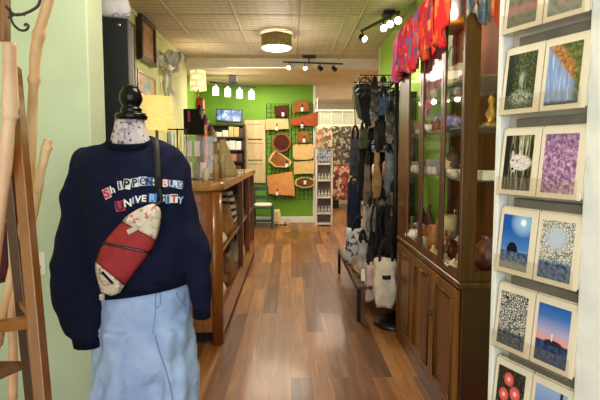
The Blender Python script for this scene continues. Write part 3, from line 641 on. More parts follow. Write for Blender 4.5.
# ----------------------------------------------------------------- oak counter
fp=atz(218,346.5,0); print('FOOT',fp, atz(254,246,0)); Y0=fp.y; X1=atx(226,300,-.5).x; X0=-1.02; Y1=6.12; HT=1.19
ct=thing('display_counter','long oak display counter with open aisle shelves and rounded corner post','counter',((X0+X1)/2,(Y0+Y1)/2,0))
bm=NB()
top=[V(X0,Y0-.02,HT-.05),V(X1-.07,Y0-.02,HT-.05)]+[V(X1-.07+.09*math.sin(a),Y0+.07-.09*math.cos(a),HT-.05) for a in [i*PI/2/6 for i in range(1,7)]]+[V(X1+.02,Y1-.07,HT-.05)]+[V(X1-.07+.09*math.cos(a),Y1-.07+.09*math.sin(a),HT-.05) for a in [i*PI/2/6 for i in range(1,7)]]+[V(X0,Y1+.02,HT-.05)]
prism(bm,top,(0,0,1),.055,bev=.016); wpart('counter_top',bm,M_countertop,ct)
def rpost(x,y,r,z0,z1,dirx=1,diry=-1):
    bm=NB(); pl_=[V(x-dirx*r,y-diry*r,z0),V(x-dirx*r,y+diry*r,z0)]
    pl_+= [V(x-dirx*r+dirx*2*r*math.sin(a),y-diry*r+diry*2*r*math.cos(a),z0) for a in [i*PI/2/8 for i in range(1,9)]]
    prism(bm,pl_,(0,0,1),z1-z0); return bm
wpart('corner_post',rpost(X1-.035,Y0+.035,.035,0,HT-.05),M_counter,ct,'rounded corner post',True)
wpart('corner_post',rpost(X1-.035,Y1-.035,.035,0,HT-.05,1,1),M_counter,ct)
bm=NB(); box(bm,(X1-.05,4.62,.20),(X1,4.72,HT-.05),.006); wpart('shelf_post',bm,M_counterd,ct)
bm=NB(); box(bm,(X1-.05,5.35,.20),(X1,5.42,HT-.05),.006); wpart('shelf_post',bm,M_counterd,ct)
bm=NB(); box(bm,(X0,Y0+.03,.10),(X1-.07,Y0+.05,HT-.05)); wpart('end_panel',bm,M_counter,ct)
bm=NB()
for a_ in (((X0,Y0+.01,.10),(X0+.07,Y0+.03,HT-.05)),((X1-.14,Y0+.01,.10),(X1-.07,Y0+.03,HT-.05)),((X0+.07,Y0+.01,.10),(X1-.14,Y0+.03,.22)),((X0+.07,Y0+.01,HT-.14),(X1-.14,Y0+.03,HT-.05)),((X0+.07,Y0+.01,.58),(X1-.14,Y0+.03,.64))): box(bm,*a_,.004)
wpart('end_frame',bm,M_counter,ct)
bm=NB(); box(bm,(X0,Y0+.05,.20),(X1-.04,Y1,.225)); wpart('shelf',bm,M_counter,ct)
bm=NB(); box(bm,(X0,Y0+.05,.655),(X1-.02,Y1,.68)); wpart('shelf',bm,M_counter,ct)
bm=NB(); box(bm,(X1-.04,Y0+.05,.05),(X1-.005,Y1-.04,.235),.008); wpart('bottom_rail',bm,M_counter,ct)
bm=NB(); box(bm,(X0+.02,Y0+.12,0),(X1-.05,Y1-.05,.10)); wpart('toe_kick',bm,M_black,ct)
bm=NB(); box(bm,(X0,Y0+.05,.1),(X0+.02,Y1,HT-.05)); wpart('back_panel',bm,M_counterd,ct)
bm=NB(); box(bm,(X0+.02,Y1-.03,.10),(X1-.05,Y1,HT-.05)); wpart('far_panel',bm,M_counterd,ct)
# --- bags and goods inside the counter
def pouch(name,lo,hi,m,label,cat,group=None,flap=None,handle=False,slump=.12,p=4):
    lo=Vector(lo); hi=Vector(hi); c=(lo+hi)/2; h=hi.z-lo.z; hx=(hi.x-lo.x)/2; hy=(hi.y-lo.y)/2
    T=thing(name,label,cat,(c.x,c.y,lo.z),0,group)
    bm=NB(); rs=[]
    for j in range(9):
        v_=j/8; k_=1-slump*(v_**2)-.12*(abs(v_-.45)*2)**4; w=1+.04*math.sin(v_*9+hx*90)
        rs.append([V(a.x*w+.01*math.sin(v_*5),a.y,v_*h*(1+.03*math.sin(i_*.8))) for i_,a in enumerate(rect_ring(0,0,0,hx*k_,hy*k_*(1-.3*v_),p))])
    ringloft(bm,rs); part('body',bm,m,T)
    if flap is not None:
        bm=NB(); sheet(bm,lambda u,v_:V((-hx+2*hx*u)*.93, -hy*(.80+.12*(1-v_))*(1 if v_>.0 else 1)+ (0 if v_<.98 else 0), h*(1-.55*(1-v_)**1)*1.0),8,5); o=part('flap',bm,flap,T); mod(o,'SOLIDIFY',thickness=.006)
    if handle:
        bm=NB(); tube(bm,crv([(-hx*.6,0,h*.9),(-hx*.5,0,h*1.25),(0,0,h*1.42),(hx*.5,0,h*1.25),(hx*.6,0,h*.9)],5),.006,8); part('handle',bm,m,T)
    return T
Z1=.226; Z2=.681
M_crcl=pat('cream_linen',[(0,(236,228,206)),(.5,(220,208,180)),(1,(246,242,230))],8,'noise',.85,'LINEAR',bump=.2)
pouch('leather_bag',(X1-.20,3.92,Z1),(X1-.045,4.40,Z1+.26),M_brownlea,'tan leather bag on the lowest counter shelf beside the rounded post','bag',flap=M_brownlea)
pouch('folded_cloth',(X1-.26,3.40,Z1),(X1-.045,3.88,Z1+.15),M_crcl,'cream folded cloth on the lowest counter shelf nearest the viewer','cloth',slump=.5,p=2.4)
pouch('folded_cloth',(X1-.22,4.8,Z1),(X1-.03,5.3,Z1+.22),M_crcl,'cream bundle on the lowest counter shelf behind the middle post','cloth',slump=.45,p=2.4)
pouch('folded_cloth',(X1-.30,3.40,Z2),(X1-.03,3.80,Z2+.15),M_crcl,'white and cream cloth heap on the upper counter shelf near the rounded post','cloth',slump=.5,p=2.4)
pouch('kraft_bag',(X1-.16,3.86,Z2+.005),(X1-.03,4.16,Z2+.27),mat('kraft_tan',(178,124,60),.7,var=.15),'upright tan kraft bag on the upper counter shelf','bag',handle=True)
pouch('striped_bag',(X1-.20,4.18,Z2),(X1-.04,4.5,Z2+.36),pat('black_white_bars',[(0,(26,24,24)),(.5,(226,220,206))],5,'wavez',.7,'CONSTANT',2.5),'black and cream patterned tote on the upper counter shelf before the middle post','bag',handle=False)
pouch('leather_bag',(X1-.42,4.0,Z1),(X1-.22,4.5,Z1+.33),mat('dark_leather',(38,26,22),.5,var=.2),'dark leather bag behind the tan one on the lowest counter shelf','bag')
for i,(y_,c) in enumerate(((4.85,(206,176,130)),(5.05,(232,222,204)))):
    bm=NB(); b=V(X1-.10,y_,Z2); rs=[]
    lathe(bm,[(0,0),(.05,0),(.065,.05),(.05,.12),(.028,.15),(.036,.18),(.03,.215),(0,.225)],b,14)
    for s in (-1,1): tube(bm,[b+V(s*.012,0,.21),b+V(s*.018,0,.25),b+V(s*.016,0,.285)],[.009,.010,.003],8)
    single('rabbit_figurine',bm,mat('rabbit_%s'%('tan','cream')[i],c,.7),('tan','cream')[i]+' rabbit figurine on the upper counter shelf past the middle post','figurine','rabbit figurines in the counter',sm=True)
T_=thing('framed_print','white framed black print standing in the counter bay past the middle post','framed print',(X1-.08,5.02,Z1+.22))
bm=NB(); box(bm,(-.012,-.17,0),(.012,.17,.02)); box(bm,(-.012,-.17,.40),(.012,.17,.42)); box(bm,(-.012,-.17,.02),(.012,-.15,.40)); box(bm,(-.012,.15,.02),(.012,.17,.40)); part('frame',bm,M_white,T_)
bm=NB(); box(bm,(-.005,-.15,.02),(.006,.15,.40)); part('picture',bm,mat('black_print',(30,28,30),.4),T_)
pouch('straw_bag',(X1-.24,4.90,Z2),(X1-.15,5.15,Z2+.12),mat('straw_tan',(196,160,104),.7,var=.2),'small straw coloured purse lying on the upper counter shelf past the middle post','purse')
pouch('folded_cloth',(X1-.40,4.75,Z1),(X1-.24,5.3,Z1+.30),mat('rose_cloth',(190,150,130),.8,var=.2),'rose coloured cloth pile on the lowest counter shelf at the back','cloth',slump=.3,p=2.6)
pouch('straw_bag',(X1-.40,3.5,Z2),(X1-.28,4.1,Z2+.32),mat('straw_light',(206,180,130),.7,var=.25),'large pale straw bag at the back of the upper counter shelf','bag')
pouch('leather_bag',(X1-.45,3.45,Z1),(X1-.28,3.95,Z1+.36),mat('rust_leather',(150,84,44),.5,var=.25),'rust brown bag at the back of the lowest counter shelf','bag')
# --- on the counter
def lampthing(label,c,z0,zb,zt,r,mt,energy,rt=None,glow=1.0):
    T=thing('lamp',label,'lamp',(c[0],c[1],z0)); rt=rt or r*.93
    bm=NB(); lathe(bm,[(0,0),(.08,0),(.08,.015),(.03,.03),(.012,.05),(.012,zb-z0-.02),(.012,zt-z0-.05),(0,zt-z0-.05)],(0,0,0),20); part('stand',bm,M_brass,T)
    bm=NB(); n=40
    ringloft(bm,[[V(q_*math.cos(2*PI*k/n),q_*math.sin(2*PI*k/n),z-z0) for k in range(n)] for q_,z in ((r,zb),(rt,zt),(rt-.004,zt),(r-.004,zb))]+[[V(r*math.cos(2*PI*k/n),r*math.sin(2*PI*k/n),zb-z0) for k in range(n)]],False,False); part('lamp_shade',bm,mt,T)
    bm=NB(); bmesh.ops.create_uvsphere(bm,u_segments=14,v_segments=8,radius=.03,matrix=Matrix.Translation((0,0,(zb+zt)/2-z0))); part('bulb',bm,emis('bulb_warm',(255,226,170),30),T,sm=True)
    light('POINT','lamp_bulb',(c[0],c[1],(zb+zt)/2+.02),energy,(1,.78,.48),shadow_soft_size=.04)
    return T
def shade_mat(name,c,e,scale):
    t=NT(name); v=t.coord('Object'); b=t.n('ShaderNodeTexBrick'); t.l(t.coord('Object',(1,1,1),(PI/2,0,0)),b.inputs['Vector']); b.inputs['Scale'].default_value=scale; b.inputs['Mortar Size'].default_value=.06
    b.inputs['Color1'].default_value=lin(c); b.inputs['Color2'].default_value=lin(tuple(x*.9 for x in c)); b.inputs['Mortar'].default_value=lin(tuple(x*.75 for x in c))
    t.fin(b.outputs['Color'],.8); t.l(b.outputs['Color'],t.b.inputs['Emission Color']); t.b.inputs['Emission Strength'].default_value=e; return t.m
c=at(156.5,114,3.55)
lampthing('large yellow woven shade table lamp glowing behind the mannequin neck',(c.x,c.y),HT+.005,at(157,131,3.55).z,at(157,97,3.55).z,.128,shade_mat('yellow_woven_shade',(252,218,128),.75,30),5.5)
bpy.data.objects['lamp'].name='table_lamp'
c=at(198,80,6.4)
lampthing('small cream drum floor lamp glowing at the corner before the green wall',(c.x,c.y),0,at(198,90.5,6.4).z,at(198,71,6.4).z,.115,shade_mat('cream_shade',(250,226,164),.85,3),9)
bpy.data.objects['lamp'].name='floor_lamp'
# acrylic case with cards
a=at(186,178,3.62); b=at(213,136,3.62)
T_=thing('acrylic_case','clear acrylic countertop case full of white earring cards','display case',((a.x+b.x)/2,3.72,HT+.005))
w2_=(b.x-a.x)/2; hc=b.z-HT-.01
for nm,lo,hi in (('front_panel',(-w2_,-.12,.01),(w2_,-.116,hc)),('back_panel',(-w2_,.116,.01),(w2_,.12,hc)),('side_panel',(-w2_,-.116,.01),(-w2_+.004,.116,hc)),('side_panel',(w2_-.004,-.116,.01),(w2_,.116,hc)),('top_panel',(-w2_,-.12,hc),(w2_,.12,hc+.005))):
    bm=NB(); box(bm,lo,hi); part(nm,bm,M_acryl,T_)
bm=NB(); box(bm,(-w2_-.005,-.125,0),(w2_+.005,.125,.012),.003); part('base',bm,M_grey,T_)
bm=NB(); box(bm,(-w2_,-.11,hc*.5),(w2_,.11,hc*.5+.004)); part('shelf',bm,M_acryl,T_)
k_=0
wc=mat('white_card',(236,234,228),.7,var=.02); bc=mat('amber_card',(186,150,104),.6,var=.15); gcd=mat('grey_card',(150,140,136),.7,var=.3,scale=40)
for row in range(2):
    for i in range(4):
        bm=NB(); x=T_.location.x-w2_+.03+i*(2*w2_-.06)/3; z=HT+.02+row*hc*.5; yy=3.62+.05*(i%2)
        box(bm,(x-.022,yy,z),(x+.022,yy+.004,z+hc*.36),.001)
        single('earring_card',bm,(wc,gcd,wc,bc,wc,wc,gcd,bc)[k_],'small earring card standing inside the clear acrylic case','card','earring cards in the acrylic case'); k_+=1
# second acrylic rack, narrower
a=at(216,176,3.95); 
# necklace stand: thin black T bars
q=at(178,180,3.42)
T_=thing('necklace_stand','thin black T-bar stand with hanging necklaces beside the acrylic case','jewellery stand',(q.x,3.42,HT+.005))
zt_=at(178,130,3.42).z-HT
bm=NB(); lathe(bm,[(0,0),(.035,0),(.035,.008),(.006,.014),(.006,.02)],(0,0,0),16); tube(bm,[(0,0,.01),(0,0,zt_)],.005,8); part('pole',bm,M_black,T_)
bm=NB(); tube(bm,[(-.07,0,zt_),(.08,0,zt_)],.005,8); part('arm',bm,M_black,T_)
for i in range(6):
    x=-.06+i*.025; bm=NB(); l_=.16+.04*((i*7)%3); tube(bm,crv([(x-.006,0,zt_),(x-.01,-.006,zt_-l_*.6),(x,-.008,zt_-l_),(x+.01,-.006,zt_-l_*.6),(x+.006,0,zt_)],4),.0018,6)
    bmesh.ops.create_uvsphere(bm,u_segments=8,v_segments=6,radius=.008,matrix=Matrix.Translation((x,-.008,zt_-l_-.006))); o=part('necklace',bm,(M_brass,M_chrome,M_grey)[i%3],T_)
# black display tower with hair ties
a=at(183,135,4.6); b=at(203,109,4.6); cx=(a.x+b.x)/2
T_=thing('display_tower','black velvet display board on legs above the counter under the cream lamp','display board',(cx,4.66,HT+.005))
h0=a.z-HT; h1=b.z-HT; hw=(b.x-a.x)/2
bm=NB(); box(bm,(-hw,-.03,h0),(hw,.03,h1),.006); part('board',bm,mat('black_velvet',(18,16,16),.95,var=.1),T_)
for s in (-1,1):
    bm=NB(); tube(bm,[(s*hw*.8,0,0),(s*hw*.8,0,h0+.01)],.007,8); part('leg',bm,M_black,T_)
bm=NB(); box(bm,(-hw*.45-.012,-.034,h1-.13),(-hw*.45+.012,-.030,h1-.02),.001); part('price_tag',bm,mat('pink_ribbon',(196,50,90),.6),T_,'pink ribbon tag')
a=at(199,106,4.62); b=at(216,138,4.62)
T2_=thing('slanted_rail','thin black slanted rail carrying hair scrunchies beside the black display board','rail',((a.x+b.x)/2,4.62,HT+.005))
bm=NB(); tube(bm,[a,b,V(b.x,4.62,HT+.006)],.005,8); wpart('rail_bar',bm,M_black,T2_)
scc=[(26,24,26),(120,110,104),(206,196,186),(46,40,42),(176,60,80),(214,188,150),(60,54,56),(190,70,66),(150,140,130),(220,204,180)]
for i in range(10):
    p=a.lerp(b,(i+.4)/10); bm=NB(); n=14
    tube(bm,[p+V(0,.03*math.cos(2*PI*k/n)*(1),.03*math.sin(2*PI*k/n)-.012)+V(.004*math.sin(k*2.3),0,0) for k in range(n)],.015,8,closed=True)
    nm=['black','taupe','cream','charcoal','pink','sand','dark grey','coral','grey','ivory'][i]
    single('hair_scrunchie',bm,mat('scrunchie_%d'%i,scc[i],.8,var=.2),nm+' hair scrunchie on the slanted rail beside the black board','scrunchie','hair scrunchies on the slanted rail')
p=at(203.5,104,5.2); 
pouch('gift_carton',(p.x-.085,5.15,HT+.005),(p.x+.02,5.27,p.z+.05),mat('orange_card',(214,96,36),.6,var=.15),'tall orange carton on the counter behind the black board','carton',slump=.02,p=8)
# wicker cone and glass jars on the counter
a=at(222,174,4.2); T_=thing('wicker_basket','tapered pale wicker basket leaning on the counter end','basket',(a.x+.05,4.25,HT+.005))
bm=NB(); rs=[]
for j in range(12):
    v_=j/11; rs.append([V(.10*(1-.72*v_)*math.cos(2*PI*k/24)-.05*v_,.12*(1-.7*v_)*math.sin(2*PI*k/24),.34*v_) for k in range(24)])
ringloft(bm,rs); part('body',bm,pat('pale_wicker',[(0,(150,120,72)),(.5,(196,170,118)),(1,(216,194,146))],26,'wavez',.8,'LINEAR',3),T_)
bm=NB(); tube(bm,[V(-.05+.10*.3*math.cos(2*PI*k/20),.036*math.sin(2*PI*k/20),.345) for k in range(20)],.006,6,closed=True); part('rim',bm,M_brownlea,T_)
for i,(px_,y_,h_,r_,c,lb) in enumerate(((206,3.35,.10,.028,(214,200,170),'short cream jar in front of the acrylic case'),(216,3.62,.17,.022,(190,160,110),'slim amber bottle right of the acrylic case'),(219,3.8,.13,.026,(120,96,60),'brown round jar on the counter right of the acrylic case'),(223,3.98,.20,.02,(206,190,150),'tall pale candle on the counter near the wicker basket'))):
    q=at(px_,180,y_); bm=NB(); lathe(bm,[(0,0),(r_,0),(r_,h_*.7),(r_*.6,h_*.82),(r_*.65,h_),(0,h_)],(q.x,y_,HT+.005),16); single('jar',bm,mat('jar_%d'%i,c,.35,var=.15),lb,'jar')
for i,(px_,y_,h_) in enumerate(((208,4.9,.42),(213,5.1,.38))):
    q=at(px_,170,y_); T_=thing('card_rack','clear card rack with %s standing behind the acrylic case'%('greeting cards','photo cards'),'card rack',(q.x,y_,HT+.005)) if 0 else None
# ----------------------------------------------------------------- back-left bookshelf
a=at(209.5,130,8.62); b=at(244,124,8.62); zs=[.02,.45,.85]+[at(225,y,8.62).z for y in (174,162,150.5,137.5)]
T_=thing('bookshelf','dark wooden bookshelf with white boxes against the green back wall','bookshelf',((a.x+b.x)/2,8.78,0))
hw=(b.x-a.x)/2; zt=b.z; M_dk=wood('dark_shelf',(38,22,12),(74,44,24),(3,3,16))
for s in (-1,1):
    bm=NB(); box(bm,(s*hw-.015,-.15,0),(s*hw+.015,.15,zt)); part('side_panel',bm,M_dk,T_)
for z in zs+[zt-.02]:
    bm=NB(); box(bm,(-hw,-.15,z-.012),(hw,.14,z+.012)); part('shelf',bm,M_dk,T_)
bm=NB(); box(bm,(-hw,.14,0),(hw,.15,zt)); part('back_panel',bm,M_dk,T_)
bxm=[mat('box_white',(222,220,214),.6,var=.04),mat('box_cream',(204,176,120),.6,var=.08),mat('box_rose',(176,120,104),.6,var=.1),mat('box_dark',(70,50,40),.6,var=.2)]
nmx=['white','cream','rose','dark brown']
def shelfboxes(z,specs,hmax,where):
    x=-hw+.03
    for j,(w_,k_,h_) in enumerate(specs):
        bm=NB(); box(bm,(T_.location.x+x,8.64,z+.013),(T_.location.x+x+w_-.008,8.86,z+.013+h_*hmax),.004); 
        single('carton',bm,bxm[k_],f'{nmx[k_]} carton on the {where} of the dark bookshelf','carton',f'cartons on the {where} of the dark bookshelf'); x+=w_
shelfboxes(zs[6],[(.10,2,.5),(.11,0,.45),(.12,0,.6),(.10,1,.95),(.10,1,.9),(.08,3,.8)],zt-zs[6]-.05,'top shelf')
shelfboxes(zs[5],[(.12,3,.5),(.10,1,.6),(.12,0,.75),(.12,0,.8),(.11,0,.75),(.05,3,.7)],zs[6]-zs[5]-.03,'second shelf')
shelfboxes(zs[4],[(.12,2,.7),(.12,1,.6),(.12,0,.7),(.12,2,.75),(.11,3,.75)],zs[5]-zs[4]-.03,'third shelf')
shelfboxes(zs[3],[(.12,1,.7),(.10,3,.6),(.12,2,.7),(.12,1,.75),(.11,3,.75)],zs[4]-zs[3]-.03,'fourth shelf')
q=at(229,124,8.7); TV=thing('wall_screen','small dark framed blue screen tilted above the dark bookshelf','screen',(q.x,8.75,q.z+.01))
a=at(216,121,8.7); b=at(242.5,109.5,8.7); hw_=(b.x-a.x)/2; hh_=.125
Mt=Matrix.Translation((0,0,.15))@Matrix.Rotation(R(3),4,'Y')@Matrix.Rotation(R(-8),4,'X')
bm=NB(); box(bm,(-hw_,-.02,-hh_),(hw_,.02,hh_),.006,2,Mt); part('case',bm,mat('screen_case',(30,34,50),.4),TV)
t=NT('blue_screen'); v=t.coord('Object'); f=t.noise(v,9,4,.6); cc=t.ramp(f,[(.3,(26,38,84)),(.52,(60,92,150)),(.62,(150,176,206)),(.72,(50,74,130))]); t.fin(cc,.2); t.l(cc,t.b.inputs['Emission Color']); t.b.inputs['Emission Strength'].default_value=.35
bm=NB(); box(bm,(-hw_+.025,-.024,-hh_+.025),(hw_-.025,-.019,hh_-.025),0,2,Mt); part('screen',bm,t.m,TV)
bm=NB(); tube(bm,[(0,.02,.13),(0,YB-8.75,.13)],.015,8); part('wall_bracket',bm,M_black,TV)
# shutter
a=at(245,183,9.05); b=at(265,120,9.05); M_pine=wood('pale_pine',(196,172,124),(222,202,158),(3,3,18),.6,0)
T_=thing('shutter','pale unpainted wooden shutter fixed to the green wall beside the bookshelf','shutter',((a.x+b.x)/2,YB-.005,a.z))
hw=(b.x-a.x)/2; h=b.z-a.z
bm=NB()
for lo,hi in (((-hw,-.045,0),(-hw+.06,-.01,h)),((hw-.06,-.045,0),(hw,-.01,h)),((-hw+.06,-.045,0),(hw-.06,-.01,.08)),((-hw+.06,-.045,h-.08),(hw-.06,-.01,h)),((-hw+.06,-.045,h*.66-.03),(hw-.06,-.01,h*.66+.03)),((-hw+.06,-.045,h*.33-.03),(hw-.06,-.01,h*.33+.03))): box(bm,lo,hi,.004)
part('frame',bm,M_pine,T_)
for k in range(3):
    bm=NB(); box(bm,(-hw+.055,-.032,h*k*.333+.05),(hw-.055,-.012,h*(k+1)*.333-.02)); part('panel',bm,M_pine,T_)
# wire rack and boards
YW=9.06
for (l,r,t_,b_,lab) in ((267,288.5,104,199,'left black wire grid on the green wall behind the wooden boards'),(291.5,312.5,104,199,'right black wire grid on the green wall behind the wooden boards')):
    a=at(l,b_,YW); b=at(r,t_,YW); bm=NB(); nx=5; nz=22
    for i in range(nx+1):
        x=a.x+(b.x-a.x)*i/nx; tube(bm,[(x,YW,a.z),(x,YW,b.z)],.006,6)
    for j in range(nz+1):
        z=a.z+(b.z-a.z)*j/nz; tube(bm,[(a.x,YW-.008,z),(b.x,YW-.008,z)],.0045,6)
    for x in (a.x,b.x): tube(bm,[(x,YW,b.z-.1),(x,YB,b.z-.1)],.006,6)
    single('wire_grid',bm,M_black,lab,'wire rack')
def board(px,m,label,cat='serving board',tag=None,rim=None,th=.022,shelf=True,Y=YW-.05):
    pts=[at(x,y,Y) for x,y in px]; c=sum(pts,V(0,0,0))/len(pts); zb=min(p.z for p in pts)
    T=thing('serving_board',label,cat,(c.x,Y,zb))
    bm=NB(); prism(bm,pts,(0,1,0),th,bev=.004); wpart('board',bm,m,T)
    if rim:
        bm=NB(); q_=[c+(p-c)*.82 for p in pts]; q_=[p+V(0,-.002,0) for p in q_]; prism(bm,q_,(0,1,0),.004); wpart('heartwood',bm,rim,T,'darker heartwood centre')
    if tag:
        bm=NB(); q_=at(*tag,Y-.008); box(bm,q_-V(.025,.003,.045),q_+V(.025,.0,.03),.002); wpart('price_tag',bm,M_tag,T)
        bm=NB(); tube(bm,[q_+V(0,0,.03),q_+V(.01,.004,.09)],.012,6); wpart('ribbon',bm,mat('maroon_ribbon',(70,24,20),.7),T)
    if shelf:
        bm=NB(); x0=min(p.x for p in pts); x1=max(p.x for p in pts); w_=(x1-x0)*.3
        for s in (-1,1):
            tube(bm,[(c.x+s*w_,YW-.01,zb-.10),(c.x+s*w_,Y-.03,zb-.012),(c.x+s*w_,Y-.035,zb+.03)],.005,6); 
        tube(bm,[(c.x-w_,Y-.03,zb-.012),(c.x+w_,Y-.03,zb-.012)],.005,6); wpart('wire_holder',bm,M_black,T)
    return T
def oval(cx,cy,rx,ry,n=20,wb=.0): return [(cx+rx*math.cos(2*PI*k/n)*(1+wb*math.sin(k*1.7)),cy+ry*math.sin(2*PI*k/n)*(1+wb*math.cos(k*2.3))) for k in range(n)]
W_dk=wood('board_mahogany',(54,22,14),(88,40,26),(12,3,3),.7,0,spec=.15); W_br=wood('board_walnut',(120,70,34),(170,108,62),(12,3,3),.7,0,spec=.15); W_re=wood('board_red',(140,62,24),(186,96,46),(12,3,3),.6,0,spec=.2)
W_li=wood('board_maple',(196,160,104),(224,192,138),(16,3,3),.7,0,spec=.15); W_cr=wood('board_pale',(206,166,104),(232,200,142),(12,3,3),.7,0,spec=.15); W_or=wood('board_orange',(196,128,66),(226,164,100),(14,3,5),.7,0,spec=.15); W_bk=wood('board_bark',(92,60,30),(132,92,50),(6,6,6),.7,0,spec=.15)
board([(274,106),(288,105),(289,116),(275,117)],W_dk,'small dark mahogany board at the top of the left wire grid',tag=(283,114))
board([(293,101),(308,100),(310,111),(293,113)],W_br,'brown rectangular board at the top of the right wire grid',tag=(302,109))
board([(265.5,119),(288,118.5),(289,129),(265.5,130)],W_li,'pale striped rectangular board in the second row of the left grid',tag=(276.5,128))
board([(291,118),(306,116),(312,113),(318,111.5),(318,126),(312,126),(305,125.5),(291,125.5)],W_re,'reddish paddle board with flared right end in the second row',tag=(302,126))
board(oval(281.5,142.5,9.5,9.5),W_br,'round dark brown board in the left wire grid',rim=W_dk)
board([(297,132.5),(308,131),(310,142),(297,143)],W_br,'small brown board under the reddish paddle board',tag=(304,140))
board([(293,146),(295,144.5),(312,144),(314,146),(314,157),(311,159.5),(296,160),(293,157)],W_cr,'pale cream rounded rectangular board in the right wire grid')
board([(268,160.5),(271,155),(275,150),(283,155),(292,161.5),(290,166),(286,167.5),(275,167)],W_cr,'live-edge triangular board with brown centre in the left wire grid',rim=W_br,tag=(286.5,165))
board([(294,162),(304,161),(315,160.5),(314,174),(304,173.5),(294,174.5)],W_cr,'pale wavy-grained rectangular board above the oval bark board')
board([(267,176),(280,173.5),(292,171.5),(294,183),(295,196),(282,195),(268,194)],W_or,'largest orange-brown board at the bottom of the left wire grid',tag=(277,193))
board(oval(305,182.5,10.5,5.6,20,.04),W_cr,'oval live-edge board with bark rim at the bottom of the right grid',rim=W_bk,tag=(305,182))
# teal chair with cushion
def chairthing():
    a=at(257,226,8.55); b=at(274,226,8.55); x0=a.x-.06; x1=b.x-.03; M_teal=mat('teal_paint',(34,78,74),.5,var=.15)
    T=thing('small_chair','small dark teal slatted chair with a white cushion by the green wall','chair',((x0+x1)/2,8.6,0))
    hw=(x1-x0)/2; zb=at(262,187,8.6).z; zs_=at(262,206,8.6).z
    for sx in (-1,1):
        bm=NB(); box(bm,(sx*hw-.02,.16,0),(sx*hw+.02,.20,zb if sx<1 else zs_),.005); part('leg',bm,M_teal,T)
        bm=NB(); box(bm,(sx*hw-.02,-.20,0),(sx*hw+.02,-.16,zs_),.005); part('leg',bm,M_teal,T)
    bm=NB(); box(bm,(-hw-.02,-.21,zs_-.03),(hw+.02,.21,zs_),.006); part('seat',bm,M_teal,T)
    bm=NB(); box(bm,(-hw,.16,zb-.08),(hw*.55,.19,zb),.004); box(bm,(-hw,.16,zb-.25),(hw*.55,.19,zb-.18),.004)
    box(bm,(hw*.45,.16,zs_),(hw*.55,.19,zb),.004); part('backrest',bm,M_teal,T)
    bm=NB(); box(bm,(-hw,-.19,.12),(hw,-.17,.17),.004); part('stretcher',bm,M_teal,T)
    bm=NB(); ringloft(bm,[rect_ring(T.location.x,8.59,z,hw*k_,.18*k_,4) for z,k_ in ((zs_,.85),(zs_+.015,.98),(zs_+.04,.98),(zs_+.055,.8))]); single('cushion',bm,M_cream,'white cushion lying on the small teal chair','cushion',sm=True)
chairthing()
q=at(278,226,8.75); pouch('paper_box',(q.x-.10,8.8,0),(q.x+.05,8.95,.30),mat('pale_yellow_card',(222,206,140),.7),'pale yellow box on the floor right of the teal chair','box',slump=.02,p=8)
T_=thing('wire_basket','low cream wire basket of oddments on the floor before the baseboard','basket',(at(281,226,8.6).x,8.62,0))
bm=NB()
for z,r in ((.01,.13),(.07,.145),(.13,.16)): tube(bm,[V(r*1.2*math.cos(2*PI*k/20),r*.7*math.sin(2*PI*k/20),z) for k in range(20)],.006,6,closed=True)
for k in range(14): a=2*PI*k/14; tube(bm,[V(.13*1.2*math.cos(a),.09*math.sin(a),.01),V(.16*1.2*math.cos(a),.112*math.sin(a),.13)],.004,6)
part('wire_frame',bm,mat('cream_wire',(214,196,160),.5),T_)
for i,(dx,dy,c) in enumerate(((-.08,0,(160,90,50)),(.0,.02,(216,196,160)),(.08,-.02,(120,70,40)),(.02,-.05,(196,150,96)))):
    bm=NB(); bmesh.ops.create_uvsphere(bm,u_segments=12,v_segments=8,radius=.042,matrix=Matrix.Translation((T_.location.x+dx,8.62+dy,.055))); single('wooden_ball',bm,mat('ball_%d'%i,c,.6),['reddish brown','cream','dark brown','honey'][i]+' ball lying in the low cream wire basket','ball','balls in the wire basket',sm=True)
# white shelving tower
a=at(316.5,222,8.7); b=at(332,149,8.7)
T_=thing('shelf_tower','narrow white shelf tower with rows of small bottles at the green wall end','shelf',((a.x+b.x)/2,8.8,0))
hw=(b.x-a.x)/2; zt=b.z
for s in (-1,1):
    bm=NB(); box(bm,(s*hw-.012,-.12,0),(s*hw+.012,.12,zt)); part('side_panel',bm,M_white,T_)
zz=[at(324,y,8.7).z for y in (164,180.5,197.5,213.5)]
for z in zz+[.04]:
    bm=NB(); box(bm,(-hw,-.12,z-.012),(hw,.12,z+.012)); part('shelf',bm,M_white,T_)
bm=NB(); box(bm,(-hw,.11,0),(hw,.125,zt)); part('back_panel',bm,mat('grey_slat',(132,116,110),.6,var=.1,scale=3),T_)
bm=NB(); box(bm,(-hw,-.125,at(324,161,8.7).z),(hw,-.11,zt-.02),.002); part('picture_sign',bm,pat('mountain_sign',[(0,(30,34,48)),(.45,(86,104,130)),(.6,(210,216,222)),(.75,(60,70,90))],22,'noise',.5,'LINEAR'),T_,'blue and white picture header')
bt=[mat('bottle_glass',(212,206,190),.3),mat('bottle_amber',(140,90,50),.3),mat('bottle_dark',(60,44,36),.3)]
for r_,z in enumerate(zz):
    for i in range(4):
        x=T_.location.x-hw+.05+i*(2*hw-.10)/3; bm=NB(); lathe(bm,[(0,0),(.024,0),(.024,.07),(.010,.085),(.010,.11),(.013,.112),(.013,.13),(0,.13)],(x,8.73,z+.0125),10)
        single('small_bottle',bm,bt[0],'small pale bottle on the %s shelf of the white tower'%['highest','second','third','lowest'][r_],'bottle','pale bottles on the %s shelf of the white tower'%['highest','second','third','lowest'][r_],sm=True)
